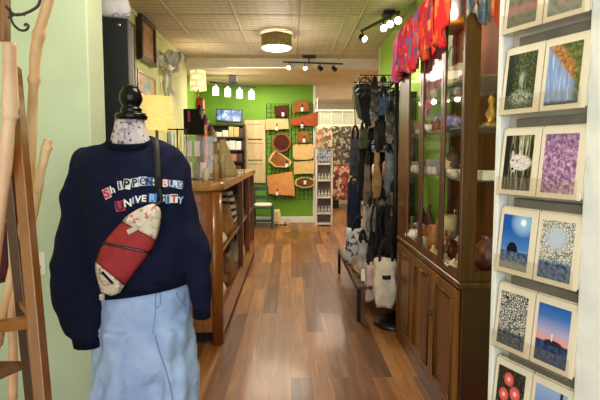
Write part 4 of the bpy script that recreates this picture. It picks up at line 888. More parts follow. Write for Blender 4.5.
# hanging rugs in the back room
zr=at(330,126,11.1).z
x0=at(311,126,11.1).x; x1=at(372,126,11.1).x
T_=thing('hanging_rail','long pale wall-to-wall rail carrying patterned rugs in the back room','rail',((x0+x1)/2,11.1,zr))
bm=NB(); tube(bm,[(x0-x1)/2*V(1,0,0)-V(0,0,0),(x1-x0)/2*V(1,0,0)],.018,8); part('bar',bm,M_white,T_)
bm=NB(); [tube(bm,[(s*(x1-x0)*.4,0,.01),(s*(x1-x0)*.4,0,H2-zr)],.006,6) for s in (-1,1)]; part('hanger',bm,M_white,T_)
rg_=[('rose and cream patterned rug hanging left of the white tower top',(313,323.5),(127,166),[(0,(214,178,140)),(.3,(196,92,66)),(.5,(226,206,170)),(.75,(150,150,96)),(.9,(208,110,70))],7),
('green and cream rug with a round medallion in the back room',(323.5,332.5),(127,152),[(0,(210,200,160)),(.35,(110,124,76)),(.55,(226,214,184)),(.75,(160,64,44)),(.9,(66,78,50))],8),
('dark green and brown rug next to the medallion rug',(332.5,341),(126,175),[(0,(66,62,36)),(.3,(110,96,56)),(.5,(44,38,28)),(.7,(190,172,130)),(.9,(120,50,36))],9),
('dark brown and grey striped rug right of the green and brown rug',(341,351),(126,168),[(0,(52,40,32)),(.4,(96,78,60)),(.6,(40,30,26)),(.8,(170,160,140))],9),
('tan and charcoal speckled rug at the right end of the rail',(351.5,364),(126,196),[(0,(70,62,54)),(.4,(160,140,110)),(.6,(50,42,36)),(.8,(196,180,150))],9),
('red and cream floral rug hanging low in the back room',(333,351),(166,200),[(0,(150,46,34)),(.3,(206,178,140)),(.5,(110,30,28)),(.7,(190,84,50)),(.88,(226,204,168))],6)]
for i,(lab,(xa,xb),(ya,yb),st,scl) in enumerate(rg_):
    Y=11.08-(.06 if i==5 else 0)-.04*(i%2); a=at(xa,yb,Y); b=at(xb,ya,Y); 
    bm=NB(); sheet(bm,lambda u,v_:V(a.x+(b.x-a.x)*u,Y+.012*math.sin(u*9+i),(zr+.0 if i<5 else b.z) *v_+a.z*(1-v_)),14,8); o=single('hanging_rug',bm,pat('rug_%d'%i,[(p_,tuple(int(x*.8+18) for x in c_)) for p_,c_ in st],scl*2.2,'voronoi',.9),lab,'rug','rugs hanging in the back room'); mod(o,'SOLIDIFY',thickness=.012)
# low dark cabinet under rugs
a=at(333,208,11.5); bm=NB(); box(bm,(a.x-.3,11.5,0),(XR-.02,11.85,.34),.01); single('low_bench',bm,mat('dark_bench',(34,26,22),.6),'low dark bench on the floor below the hanging rugs','bench')
# ================================================================= CHINA CABINET (right)
CX=.80; CB=1.23; CY0=2.10; CY1=3.36; LH=.775; CTOP=2.30
cc_=thing('china_cabinet','dark walnut china cabinet with glass upper doors and lattice lower doors','cabinet',((CX+CB)/2,(CY0+CY1)/2,0))
bm=NB(); box(bm,(CX+.02,CY0,.07),(CB,CY1,LH-.02),.004); box(bm,(CX+.04,CY0+.03,0),(CB-.01,CY1-.03,.07)); wpart('lower_body',bm,wood('mahogany_side',(46,18,10),(84,34,18),(3,3,24),.3,.5),cc_)
bm=NB(); box(bm,(CX,CY0-.012,LH-.025),(CB,CY1+.012,LH+.012),.01,3); wpart('waist_moulding',bm,M_walnut,cc_)
bm=NB(); box(bm,(CX+.003,CY0,.0),(CX+.03,CY1,.085),.006); wpart('plinth',bm,M_walnut,cc_)
M_brown2=wood('walnut_light',(88,54,18),(146,96,34),(3,3,24),.38,.12,spec=.3)
t=NT('cane_lattice'); v=t.coord('Object',(1,1,1),(PI/4,0,0)); wv=[]
for d_ in ('Y','Z'):
    x_=t.n('ShaderNodeTexWave',bands_direction=d_); t.l(v,x_.inputs['Vector']); x_.inputs['Scale'].default_value=17; wv.append(x_.outputs['Fac'])
f=t.math('MAXIMUM',wv[0],wv[1]); t.bump(f,.6,.004); M_cane=t.fin(t.ramp(f,[(.55,(48,24,12)),(.8,(140,90,48))]),.45)
ds=[(CY0+.02,2.50),(2.505,2.92),(2.925,CY1-.02)]
for i,(a,b) in enumerate(ds):
    bm=NB()
    st=.055; x0=CX; x1=CX+.02; z0=.10; z1=LH-.035
    box(bm,(x0,a,z0),(x1,a+st,z1),.004); box(bm,(x0,b-st,z0),(x1,b,z1),.004); box(bm,(x0,a+st,z0),(x1,b-st,z0+st),.004); box(bm,(x0,a+st,z1-st),(x1,b-st,z1),.004)
    dr=wpart('door',bm,M_brown2,cc_)
    bm=NB(); box(bm,(x0+.008,a+st-.002,z0+st-.002),(x0+.018,b-st+.002,z1-st+.002)); wpart('panel',bm,M_brown2,dr)
    if i<2:
        bm=NB(); box(bm,(x0+.003,a+st+.01,z0+st+.02),(x0+.009,a+st+(.17 if i else .20),z1-st-.02)); wpart('lattice_panel',bm,M_cane,dr,'crosshatched cane lattice panel')
    bm=NB(); 
    for (p0,p1) in (((x0-.002,a+st,z0+st),(x0-.002,a+st,z1-st)),((x0-.002,b-st,z0+st),(x0-.002,b-st,z1-st)),((x0-.002,a+st,z1-st),(x0-.002,b-st,z1-st)),((x0-.002,a+st,z0+st),(x0-.002,b-st,z0+st))): tube(bm,[p0,p1],.005,6)
    wpart('bead_moulding',bm,M_walnut,dr)
    yh=(b-.027) if i!=2 else (a+.19); zh=.50
    yh={0:b-.027,1:b-.027,2:a+.21}[i]
    if i!=1:
        bm=NB(); box(bm,(x0-.006,yh-.016,zh-.022),(x0,yh+.016,zh+.022),.002); tube(bm,[(x0-.006,yh-.012,zh+.012),(x0-.018,yh-.012,zh-.004),(x0-.018,yh+.012,zh-.004),(x0-.006,yh+.012,zh+.012)],.003,6); wpart('pull_handle',bm,M_brass,dr,'square brass drop pull')
# upper section
zb=LH+.012
bm=NB()
box(bm,(CB-.016,CY0,zb),(CB,CY1,CTOP)); wpart('back_panel',bm,M_walnut2,cc_)
bm=NB(); box(bm,(CX,CY0,CTOP-.03),(CB,CY1,CTOP),.006); wpart('top',bm,M_walnut,cc_)
for n_,lo,hi in (('corner_post',(CX+.004,CY0,zb),(CX+.080,CY0+.020,CTOP-.03)),('corner_post',(CX+.004,CY1-.035,zb),(CX+.06,CY1,CTOP-.03)),('corner_post',(CB-.05,CY0,zb),(CB-.016,CY0+.03,CTOP-.03)),('corner_post',(CB-.05,CY1-.03,zb),(CB-.016,CY1,CTOP-.03))):
    bm=NB(); box(bm,lo,hi,.004); wpart(n_,bm,M_walnut,cc_)
bm=NB(); box(bm,(CX+.08,CY0+.004,zb),(CB-.05,CY0+.03,zb+.05),.004); wpart('side_rail',bm,M_walnut,cc_)
bm=NB(); box(bm,(CX+.08,CY0+.012,zb+.05),(CB-.05,CY0+.016,CTOP-.03)); wpart('side_glass',bm,M_glass,cc_)
bm=NB(); box(bm,(CX+.06,CY1-.016,zb),(CB-.05,CY1-.012,CTOP-.03)); wpart('side_glass',bm,M_glass,cc_)
M_walr=wood('walnut_red',(62,32,12),(118,70,32),(3,3,24),.32,.15,spec=.35)
for i,(a,b) in enumerate(((CY0+.021,2.385),(2.39,2.785),(2.79,CY1-.036))):
    bm=NB(); sa=.006 if i==0 else .034; sb_=(.022,.034,.24)[i]; z0=zb+.004; z1=CTOP-.035; x0=CX+.004; x1=CX+.017
    box(bm,(x0,a,z0),(x1,a+sa,z1),.004); box(bm,(x0,b-sb_,z0),(x1,b,z1),.004); box(bm,(x0,a+sa,z0),(x1,b-sb_,z0+.045),.004); box(bm,(x0,a+sa,z1-.05),(x1,b-sb_,z1),.004)
    dr=wpart('glass_door',bm,M_walr,cc_)
    bm=NB(); box(bm,(x0+.005,a+sa-.003,z0+.04),(x0+.008,b-sb_+.003,z1-.045)); wpart('glass_pane',bm,M_glass,dr)
SH1=1.275; SH2=1.535; SH3=1.775
M_gs=glass('shelf_glass',(226,240,232),.05,.18)
for z in (SH1,SH2,SH3):
    bm=NB(); box(bm,(CX+.04,CY0+.03,z-.008),(CB-.02,CY1-.03,z)); wpart('glass_shelf',bm,M_gs,cc_)
for i,y in enumerate((2.42,3.0)):
    bm=NB(); lathe(bm,[(0,-.015),(.03,-.015),(.035,0),(0,0)],(1.0,y,CTOP-.03),18); wpart('puck_light',bm,emis('puck_glow',(255,232,190),6),cc_)
    light('POINT','puck_bulb',(1.06,y,CTOP-.07),(1.6,1.4)[i],WARM2,shadow_soft_size=.03)
# contents ---------------------------------------------------------
def put(px_,X,z): p=atx(px_,200,X); return V(X,p.y,z)
def pumpkin(pos,r,m,label,h=.75):
    T=thing('pumpkin',label,'pumpkin',pos,random.random()*3,'decorative pumpkins in the china cabinet')
    bm=NB(); n=40; rs=[]
    for j in range(1,12):
        ph=PI*j/12; rs.append([V(math.cos(2*PI*k/n)*r*math.sin(ph)*(1-.10*(1+math.cos(8*2*PI*k/n))*.5*1.6), math.sin(2*PI*k/n)*r*math.sin(ph)*(1-.10*(1+math.cos(8*2*PI*k/n))*.5*1.6), r*h*(1-math.cos(ph))*.97+.0) for k in range(n)])
    ringloft(bm,rs); part('flesh',bm,m,T)
    bm=NB(); tube(bm,crv([(0,0,r*h*1.8),(0.004,0,r*h*2.1),(.012,0,r*h*2.5)],4),[.009]*4+[.006]*4+[.005],8); part('stalk',bm,mat('stalk_brown',(96,70,40),.7),T)
zc=zb+.001
pc=mat('pumpkin_cream',(230,220,196),.5,var=.06); pw=mat('pumpkin_white',(238,234,224),.5,var=.04); po=mat('pumpkin_copper',(120,58,22),.3,.2,var=.3); por=mat('pumpkin_orange',(170,96,40),.5,var=.2)
pumpkin(put(414.5,.86,zc),.062,pw,'small white pumpkin at the far end of the china cabinet')
pumpkin(put(427.5,.87,zc),.060,pc,'small cream pumpkin between the second and third cabinet uprights')
pumpkin(put(433,.98,zc),.072,por,'dull orange pumpkin behind the cream one in the china cabinet',.95)
pumpkin(put(451,.895,zc),.062,po,'dark copper gourd-shaped pumpkin in the nearest glass door',1.15)
def vase(prof,pos,m,label,cat='vase',name='vase',n=20,group=None):
    bm=NB(); lathe(bm,prof,pos,n); return single(name,bm,m,label,cat,group,True)
vase([(0,0),(.02,0),(.045,.035),(.05,.05),(.046,.05),(.02,.012),(0,.010)],put(456,.845,zc),mat('bowl_white',(232,226,218),.3),'small white bowl in front of the copper gourd','bowl','bowl')
vase([(0,0),(.055,0),(.055,.20),(.045,.215),(0,.19)],put(449,1.03,zc),mat('candle_yellow',(222,196,130),.5,var=.12),'broad pale yellow pillar candle behind the copper gourd','candle','candle')
vase([(0,0),(.03,0),(.05,.06),(.035,.12),(.02,.15),(.028,.17),(0,.17)],put(435,.90,zc),mat('vase_amber',(186,120,60),.35,var=.2),'amber vase behind the nearest thin upright of the cabinet')
vase([(0,0),(.035,0),(.05,.05),(.03,.10),(.018,.12),(.026,.15),(.0,.165)],put(462,.95,zc),mat('figure_white',(226,222,214),.4,var=.1),'white rounded figurine beside the broad cabinet corner post','figurine','figurine')
vase([(0,0),(.04,0),(.075,.08),(.07,.14),(.03,.18),(.035,.20),(0,.20)],put(490,1.0,zc),pat('red_brown_glaze',[(0,(112,50,30)),(.5,(80,34,24)),(1,(150,84,56))],14,'noise',.3,'LINEAR'),'round red-brown glazed jar behind the cabinet end glass','jar','jar')
vase([(0,0),(.03,0),(.045,.10),(.02,.16),(0,.17)],put(421,1.1,zc),mat('green_glaze',(54,74,40),.4,var=.2),'dark green vase at the back of the china cabinet')
bks=pat('patterned_basket',[(0,(70,44,30)),(.35,(196,168,120)),(.5,(96,60,34)),(.7,(214,198,164)),(.85,(60,50,44))],30,'voronoi',.7)
vase([(0,0),(.05,0),(.075,.04),(.07,.08),(.04,.12),(.012,.165),(0,.17)],put(452,.98,SH1),bks,'brown patterned lidded basket on the middle glass shelf','basket','lidded_basket')
vase([(0,0),(.022,0),(.050,.025),(.056,.045),(.050,.045),(.02,.012),(0,.01)],put(456,.87,SH1),mat('bowl_white',(1,1,1)),'white dish before the patterned basket on the middle glass shelf','bowl','bowl')
for i,(p_,X,c) in enumerate(((419,.90,(216,196,150)),(427,.93,(120,90,70)),(433,.91,(200,196,188)))):
    bm=NB(); q=put(p_,X,SH1); box(bm,q+V(-.04,-.035,0),q+V(.03,.035,.05+.02*i),.006); single('trinket_box',bm,mat('trinket_%d'%i,c,.5,var=.15),['sand coloured','brown','pale grey'][i]+' trinket box on the middle glass shelf','box','trinket boxes on the middle glass shelf')
bm=NB(); q=put(426,.93,SH2); 
def slope(u,v_): return V(q.x-.05+.10*v_,q.y-.15+.30*u,q.z+.006+.035*math.sin(PI*u)*(.5+.5*v_)+.02*math.sin(7*u+v_))
sheet(bm,slope,12,6); o=single('folded_scarf',bm,pat('white_black_cloth',[(0,(238,236,230)),(.7,(228,226,220)),(.8,(30,30,30))],9,'voronoi',.8),'white folded scarf with dark edge on the second highest glass shelf','cloth'); mod(o,'SOLIDIFY',thickness=.022,offset=1)
for i,(p_,X,c,r) in enumerate(((450,.90,(132,120,176),.05),(458,.93,(196,190,206),.045),(462.5,.90,(110,96,150),.035))):
    q=put(p_,X,SH2); bm=NB(); rs=[]; n=26
    for j in range(1,9):
        ph=PI*j/9; rs.append([V(math.cos(2*PI*k/n)*r*math.sin(ph)*(1+.18*math.sin(5*2*PI*k/n+j)),math.sin(2*PI*k/n)*r*math.sin(ph)*(1+.18*math.sin(5*2*PI*k/n+j)),r*.8*(1-math.cos(ph)))+q for k in range(n)])
    ringloft(bm,rs); single('silk_flower',bm,mat('petal_%d'%i,c,.8,var=.25,scale=30),['violet ruffled silk flower on the glass shelf under the gift box','pale lilac ruffled silk flower beside the violet one','small dark violet silk flower next to the corner post'][i],'flower',sm=True)
for (nm,pr,p_,X,m_,lb) in (
 ('pumpkin',None,419,.96,pw,'white pumpkin at the back between the two far uprights'),
 ('pumpkin',None,447,.98,por,'orange pumpkin between the amber vase and the copper gourd'),
 ('pumpkin',None,460,1.02,pc,'cream pumpkin behind the white rounded figurine')):
    pumpkin(put(p_,X,zc),.058,m_,lb,.9)
for i,(p_,X,h_,r_,c,lb) in enumerate(((412,.88,.16,.028,(206,170,120),'slim tan bottle at the far end of the china cabinet floor'),(429,1.08,.22,.035,(150,100,60),'brown bottle at the back behind the orange pumpkin'),(442,1.12,.20,.04,(216,206,190),'tall white bottle at the back right of the orange pumpkin'),(457,1.12,.24,.04,(120,70,40),'dark amber bottle at the back near the corner post'))):
    vase([(0,0),(r_,0),(r_*1.1,h_*.5),(r_*.4,h_*.72),(r_*.45,h_),(0,h_)],put(p_,X,zc),mat('cab_bottle_%d'%i,c,.35,var=.2),lb,'bottle','bottle')
for i,(p_,X,z_,r_,h_,c,lb) in enumerate(((414,.88,SH1,.03,.07,(200,190,170),'white cup at the far end of the middle glass shelf'),(440.5,.96,SH1,.035,.10,(160,110,70),'brown mug on the middle glass shelf left of the patterned basket'),(447,.88,SH1,.028,.05,(220,214,200),'small white cup on the middle glass shelf near the white dish'),(416,.90,SH2,.03,.10,(190,150,90),'tan jar at the far end of the shelf with the folded scarf'),(436,1.0,SH2,.03,.12,(220,210,196),'white jar on the shelf behind the folded scarf'),(427,.95,SH3,.03,.10,(176,90,70),'red clay pot on the top glass shelf'),(449,1.0,SH3,.035,.12,(210,196,170),'cream pot on the top glass shelf behind the wire handled box'))):
    vase([(0,0),(r_*.7,0),(r_,h_*.4),(r_*.8,h_),(r_*.7,h_),(0,h_*.9)],put(p_,X,z_),mat('cab_cup_%d'%i,c,.4,var=.15),lb,'cup','cup')
for i,p_ in enumerate((413,416,425.5,430,434,447,450.5,454)):
    o=vase([(0,0),(.016,0),(.024,.02),(.018,.04),(.021,.048),(0,.044)],put(p_,.845,SH1),mat('pot_glaze',(212,200,176),.35,var=.2),'small cream glazed pot in the front row on the middle glass shelf','pot','glazed_pot',group='cream glazed pots on the middle glass shelf')
for i,p_ in enumerate((424,430,436,448,453)):
    o=vase([(0,0),(.02,0),(.036,.02),(.036,.05),(.02,.07),(.006,.085),(0,.10)],put(p_,.92+.03*(i%2),SH2),mat('jar_rust',(150,80,44),.4,var=.3),'small rust coloured lidded jar on the shelf with the folded scarf','jar','lidded_jar',group='rust lidded jars in the china cabinet')
for i,p_ in enumerate((412.5,424,434.5,447,455.5)):
    o=vase([(0,0),(.022,.0),(.034,.018),(.03,.04),(.012,.058),(.006,.075),(0,.076)],put(p_,.84,zc),mat('gourd_mix',(224,196,140),.4,var=.25),'small pale yellow gourd along the front edge of the china cabinet floor','gourd','gourd',group='small gourds along the cabinet front')
# gift box with wire handle
q=put(457,.93,SH3); T_=thing('handled_box','cream patterned box with thin wire handle on the top glass shelf','box',q)
bm=NB(); box(bm,(-.05,-.10,0),(.05,.10,.105),.004); part('body',bm,pat('cream_print',[(0,(226,208,168)),(.6,(206,182,136)),(.75,(150,120,80)),(.88,(232,220,190))],34,'voronoi',.7),T_)
for s in (-.05,.05):
    bm=NB(); tube(bm,crv([(s,-.07,.10),(s,-.06,.17),(s,0,.215),(s,.06,.17),(s,.07,.10)],5),.003,6); part('handle',bm,M_black,T_)
# gold ornament + boxes seen through end glass
vase([(0,0),(.05,0),(.04,.015),(.015,.03),(.03,.06),(.012,.10),(.02,.13),(0,.17)],put(489,.985,SH2),mat('gilt',(186,136,50),.35,.7),'gilt pointed ornament on a glass shelf behind the end glass','ornament','ornament')
bm=NB(); q=put(487,.95,SH1); box(bm,q+V(-.045,-.05,0),q+V(.05,.05,.045),.004); single('trinket_box',bm,M_cream,'cream trinket box behind the end glass on the middle shelf','box')
# ================================================================= SCARVES over the cabinet top
def scarf(y0,y1,x,zt,zbf,m,label,wv=7,amp=.018,back=.22,n=60,name='scarf'):
    bm=NB()
    def fn(u,v_):
        y=y0+(y1-y0)*u; zb_=zbf(u); tot=back+(zt-zb_); d=v_*tot
        w=amp*math.sin(u*wv*2*PI+1.3*math.sin(u*7))+amp*.5*math.sin(u*wv*3.7*PI+2)
        if d<back: return V(x+back-d, y, zt+.010+.006*math.sin(u*wv*2*PI))
        h=d-back; f=min(1,h/.08); return V(x-.022*f-w*f*(.4+h*1.2)-.01*h, y+.015*math.sin(h*18+u*9)*f, zt+.010-h+.0)
    sheet(bm,fn,n,26); o=single(name,bm,m,label,'scarf','scarves draped over the china cabinet'); mod(o,'SOLIDIFY',thickness=.004); return o
S_mag=pat('scarf_magenta',[(0,(196,44,96)),(.2,(206,40,40)),(.4,(120,70,130)),(.5,(196,70,50)),(.65,(186,26,44)),(.8,(96,104,150)),(.9,(226,120,80))],40,'voronoi',.85,sc3=(1,1.2,.5))
S_red=pat('scarf_red',[(0,(180,30,34)),(.35,(200,70,36)),(.5,(170,24,34)),(.7,(206,130,84)),(.82,(70,60,80)),(.9,(214,44,40))],38,'voronoi',.85,sc3=(1,1.3,.45))
S_pk=pat('scarf_pink',[(0,(222,56,140)),(.4,(206,70,150)),(.7,(240,130,150)),(1,(196,80,160))],6,'noise',.85,'LINEAR')
S_blue=pat('scarf_blue_grey',[(0,(112,124,140)),(.4,(140,134,132)),(.6,(150,60,50)),(.75,(90,104,124)),(.88,(176,168,160))],30,'voronoi',.85)
S_coral=pat('scarf_coral',[(0,(220,92,52)),(.4,(232,128,84)),(.6,(206,60,44)),(.8,(120,110,130))],12,'voronoi',.85)
S_pale=pat('scarf_pale_pink',[(0,(232,150,160)),(.4,(240,180,184)),(.7,(222,110,140))],9,'noise',.85,'LINEAR')
scarf(3.22,3.44,CX-.005,CTOP,lambda u:1.93+.02*math.sin(u*9),S_pk,'bright magenta pink scarf at the far end of the cabinet top',4,.02)
scarf(2.74,3.24,CX-.01,CTOP,lambda u:1.935-.03*math.sin(PI*u*2)-.02*u,S_mag,'magenta, red and violet patterned scarf over the far glass door',7,.02)
scarf(2.45,2.74,CX-.014,CTOP,lambda u:1.96+.04*math.cos(u*6),S_red,'orange and slate patterned scarf over the middle of the cabinet',4,.018)
scarf(2.20,2.46,CX-.01,CTOP,lambda u:1.935+.09*(1-u)**2+.03*math.sin(u*10),S_red if 0 else pat('scarf_scarlet',[(0,(216,30,28)),(.4,(200,24,30)),(.6,(226,84,36)),(.8,(236,120,60))],36,'voronoi',.85,sc3=(1,1.3,.45)),'scarlet and orange scarf hanging over the nearest glass door',4,.016)
# grey-blue over corner post and coral over end: drape over the end edge
def scarf_end(x0,x1,zt,zbf,m,label,wv=3):
    bm=NB()
    def fn(u,v_):
        x=x0+(x1-x0)*u; tot=.2+(zt-zbf(u)); d=v_*tot; w=.012*math.sin(u*wv*2*PI)
        if d<.2: return V(x,CY0+.2-d,zt+.016)
        h=d-.2; f=min(1,h/.06); return V(x,CY0-.024*f-w*f*(.5+h),zt+.016-h)
    sheet(bm,fn,30,18); o=single('scarf',bm,m,label,'scarf','scarves draped over the china cabinet'); mod(o,'SOLIDIFY',thickness=.004)
scarf_end(CX-.005,CX+.105,CTOP,lambda u:1.995+.03*math.sin(u*6),S_blue,'blue-grey patterned scarf over the near cabinet corner post')
scarf_end(CX+.107,CX+.24,CTOP,lambda u:1.96+.05*math.cos(u*5),S_coral,'coral orange scarf over the near end of the cabinet beside the card rack')
# pale pink cloth inside the cabinet
bm=NB(); sheet(bm,lambda u,v_:V(.93+.015*math.sin(u*30),2.72+.42*u,2.24-(.50-.08*math.sin(u*5))*v_),40,12); o=single('pale_scarf',bm,S_pale,'pale pink scarf hanging inside the top of the china cabinet','scarf'); mod(o,'SOLIDIFY',thickness=.003)
# ================================================================= CARD RACK (right foreground)
Y0_,Y1_=1.34,1.11; p0=at(503,150,Y0_); p1=at(590,150,Y1_); u_=V(p1.x-p0.x,p1.y-p0.y,0); LEN=u_.length; RZ=math.atan2(u_.y,u_.x)
RO=V(p0.x,p0.y,0)
rk=thing('card_rack','white standing rack of photo cards in clear acrylic trays at the right edge','card rack',RO,RZ)
zl=[at(503,y,Y0_).z for y in (36,117,192.5,266,343)]; pitch_=(zl[0]-zl[-1])/4
zl=[zl[0]-pitch_*i for i in range(-1,7)]
bm=NB(); box(bm,(-.020,-.01,0),(-.004,.035,2.15),.003); part('side_panel',bm,M_white,rk)
bm=NB(); box(bm,(LEN-.012,-.002,0),(LEN+.13,.04,2.15),.003); part('side_panel',bm,M_white,rk,'broad white right upright')
bm=NB(); box(bm,(-.004,.034,0),(LEN-.012,.038,2.15)); part('back_panel',bm,mat('rack_back',(206,198,184),.6,var=.04),rk)
M_slat=mat('grey_slot',(112,104,92),.6,var=.1)
for z in zl[:-1]:
    bm=NB(); box(bm,(.035,.010,z-.05),(LEN-.02,.033,z-.012),.002); part('rail',bm,M_slat,rk)
M_tray=glass('tray_acrylic',(250,248,244),.04,.03)
def pic(name,fn):
    t=NT(name); c=t.n('ShaderNodeTexCoord'); s_=t.n('ShaderNodeSeparateXYZ'); t.l(c.outputs['Generated'],s_.inputs[0]); x=s_.outputs[0]; z=s_.outputs[2]
    cm=t.n('ShaderNodeCombineXYZ'); t.l(x,cm.inputs[0]); t.l(t.math('MULTIPLY',z,1.5),cm.inputs[1]); vec=cm.outputs[0]
    return t.fin(fn(t,x,z,vec),.4,0,0,.2)
def ell(t,x,z,cx,cz,rx,rz,soft=.15):
    a=t.math('POWER',t.math('ABSOLUTE',t.math('DIVIDE',t.math('SUBTRACT',x,cx),rx)),2.0); b=t.math('POWER',t.math('ABSOLUTE',t.math('DIVIDE',t.math('SUBTRACT',z,cz),rz)),2.0)
    return t.step(t.math('ADD',a,b),1+soft,1-soft)
def L_(c): return lin(c)
def f_lake(t,x,z,v):
    b=t.ramp(t.noise(v,6,5),[(.3,(34,48,34)),(.5,(84,96,70)),(.7,(120,70,64))]); return t.mix(t.math('MULTIPLY',t.step(t.math('ABSOLUTE',t.math('SUBTRACT',z,.3)),.12,0),.6),b,L_((176,96,84)))
def f_pinkl(t,x,z,v):
    b=t.ramp(t.noise(v,5,5),[(.3,(60,84,74)),(.5,(128,132,118)),(.7,(176,120,128))]); return b
def f_fall(t,x,z,v):
    n=t.noise(v,11,6,.75); b=t.ramp(n,[(.32,(14,20,10)),(.5,(48,58,28)),(.68,(112,124,66))]); b=t.mix(t.math('MULTIPLY',t.step(t.math('ADD',x,t.math('MULTIPLY',n,.3)),.5,.36),.85),b,L_((14,22,16)))
    sm=t.n('ShaderNodeMapping'); sm.inputs['Scale'].default_value=(14,1.5,1); t.l(v,sm.inputs[0]); st=t.step(t.noise(sm.outputs[0],1.3,3),.5,.68)
    w=t.math('MULTIPLY',t.math('MULTIPLY',t.step(t.math('ABSOLUTE',t.math('SUBTRACT',x,.55)),.16,.04),t.step(z,.26,.36)),st); b=t.mix(t.math('MULTIPLY',w,.7),b,L_((206,212,190)))
    return t.mix(t.math('MULTIPLY',t.math('MULTIPLY',ell(t,x,z,.55,.2,.34,.12,.8),t.step(n,.4,.6)),.8),b,L_((200,208,190)))
def f_rock(t,x,z,v):
    n=t.noise(v,8,6,.75); sm=t.n('ShaderNodeMapping'); sm.inputs['Scale'].default_value=(6,.7,1); t.l(v,sm.inputs[0]); m_=t.noise(sm.outputs[0],2,3)
    sky=t.ramp(m_,[(.35,(112,134,176)),(.55,(140,162,204)),(.7,(196,206,222))])
    rk_=t.ramp(n,[(.35,(70,46,26)),(.5,(160,106,52)),(.62,(204,160,90))]); grn=t.ramp(n,[(.35,(34,46,20)),(.5,(84,98,44)),(.65,(140,128,60))])
    line=t.math('ADD',t.math('MULTIPLY',x,.75),t.math('ADD',z,t.math('MULTIPLY',n,.35)))
    b=t.mix(t.step(line,1.12,1.2),sky,rk_); b=t.mix(t.step(line,1.42,1.5),b,grn)
    b=t.mix(t.math('MULTIPLY',t.step(x,.80,.9),.9),b,grn); b=t.mix(t.step(t.math('ADD',z,t.math('MULTIPLY',n,.2)),.18,.13),b,L_((52,64,58)))
    return b
def f_wolf(t,x,z,v):
    sx=t.n('ShaderNodeMapping'); sx.inputs['Scale'].default_value=(11,.8,1); t.l(v,sx.inputs[0]); n=t.noise(sx.outputs[0],1.5,3,.6); n2=t.noise(v,14,4,.6)
    b=t.ramp(n,[(.42,(30,28,18)),(.54,(84,80,52)),(.64,(196,192,166))]); b=t.mix(t.step(x,.24,.16),b,L_((24,26,20)))
    fur=t.ramp(n2,[(.35,(168,156,148)),(.6,(226,218,210))])
    b=t.mix(ell(t,x,z,.62,.5,.34,.14,.2),b,fur); b=t.mix(ell(t,x,z,.42,.52,.2,.13,.2),b,fur); b=t.mix(ell(t,x,z,.36,.42,.1,.09,.2),b,fur)
    for cx,cz in ((.30,.655),(.56,.665)): b=t.mix(ell(t,x,z,cx,cz,.045,.065,.3),b,fur)
    b=t.mix(ell(t,x,z,.33,.385,.05,.028),b,L_((24,20,18))); b=t.mix(ell(t,x,z,.31,.54,.025,.016),b,L_((30,24,20))); b=t.mix(ell(t,x,z,.47,.535,.028,.016),b,L_((30,24,20)))
    return t.mix(t.math('MULTIPLY',t.step(z,.33,.2),.75),b,t.ramp(n,[(.45,(34,30,20)),(.65,(150,138,104))]))
def f_blos(t,x,z,v):
    n=t.noise(v,9,5,.6,.6); b=t.ramp(n,[(.3,(84,54,92)),(.45,(140,92,132)),(.58,(186,150,178)),(.72,(222,200,214))]); return t.mix(t.math('MULTIPLY',t.step(z,.75,1),.5),b,L_((92,62,110)))
def f_hay(t,x,z,v):
    b=t.ramp(z,[(.22,(150,170,206)),(.4,(70,120,190)),(.75,(26,84,166)),(1,(24,80,160))]); n=t.noise(v,8,4)
    sea=t.ramp(n,[(.35,(40,56,84)),(.6,(96,112,140))]); b=t.mix(t.step(z,.34,.33),b,sea)
    b=t.mix(t.math('MULTIPLY',t.step(z,.16,.1),.7),b,L_((150,140,130)))
    e=ell(t,x,z,.42,.33,.20,.17,.06); b=t.mix(t.math('MULTIPLY',e,t.step(z,.32,.325)),b,L_((16,18,26)))
    b=t.mix(ell(t,x,z,.74,.88,.34,.2,.95),b,L_((150,190,226))); b=t.mix(ell(t,x,z,.74,.88,.09,.06,.7),b,L_((250,250,246))); return b
def f_shell(t,x,z,v):
    q=t.voro(v,13,'DISTANCE_TO_EDGE'); q2=t.noise(v,20,3); b=t.ramp(t.math('ADD',q,t.math('MULTIPLY',q2,.3)),[(.12,(50,48,44)),(.22,(150,146,136)),(.34,(216,210,200))]); b=t.mix(ell(t,x,z,.5,.7,.3,.18,.7),b,L_((180,190,204)))
    s_=t.ramp(t.noise(v,9,4),[(.35,(34,44,72)),(.6,(92,110,146))]); return t.mix(t.step(z,.36,.26),b,s_)
def f_peb(t,x,z,v):
    q=t.voro(v,16,'DISTANCE_TO_EDGE'); b=t.ramp(q,[(.04,(28,28,30)),(.12,(150,146,138)),(.3,(228,224,214))]); s_=t.ramp(t.noise(v,9,4),[(.35,(26,30,44)),(.65,(84,90,106))]); return t.mix(t.step(z,.30,.24),b,s_)
def f_light(t,x,z,v):
    b=t.ramp(z,[(.4,(226,150,140)),(.55,(168,160,196)),(.8,(66,110,180)),(1,(40,90,166))]); s_=t.ramp(t.noise(v,7,4),[(.35,(22,34,62)),(.6,(56,74,114))])
    b=t.mix(t.step(z,.38,.36),b,s_); b=t.mix(ell(t,x,z,.55,.37,.28,.05,.3),b,L_((40,34,40))); b=t.mix(t.math('MULTIPLY',t.step(t.math('ABSOLUTE',t.math('SUBTRACT',x,.5)),.025,.015),t.step(t.math('ABSOLUTE',t.math('SUBTRACT',z,.46)),.07,.06)),b,L_((222,214,214))); return b
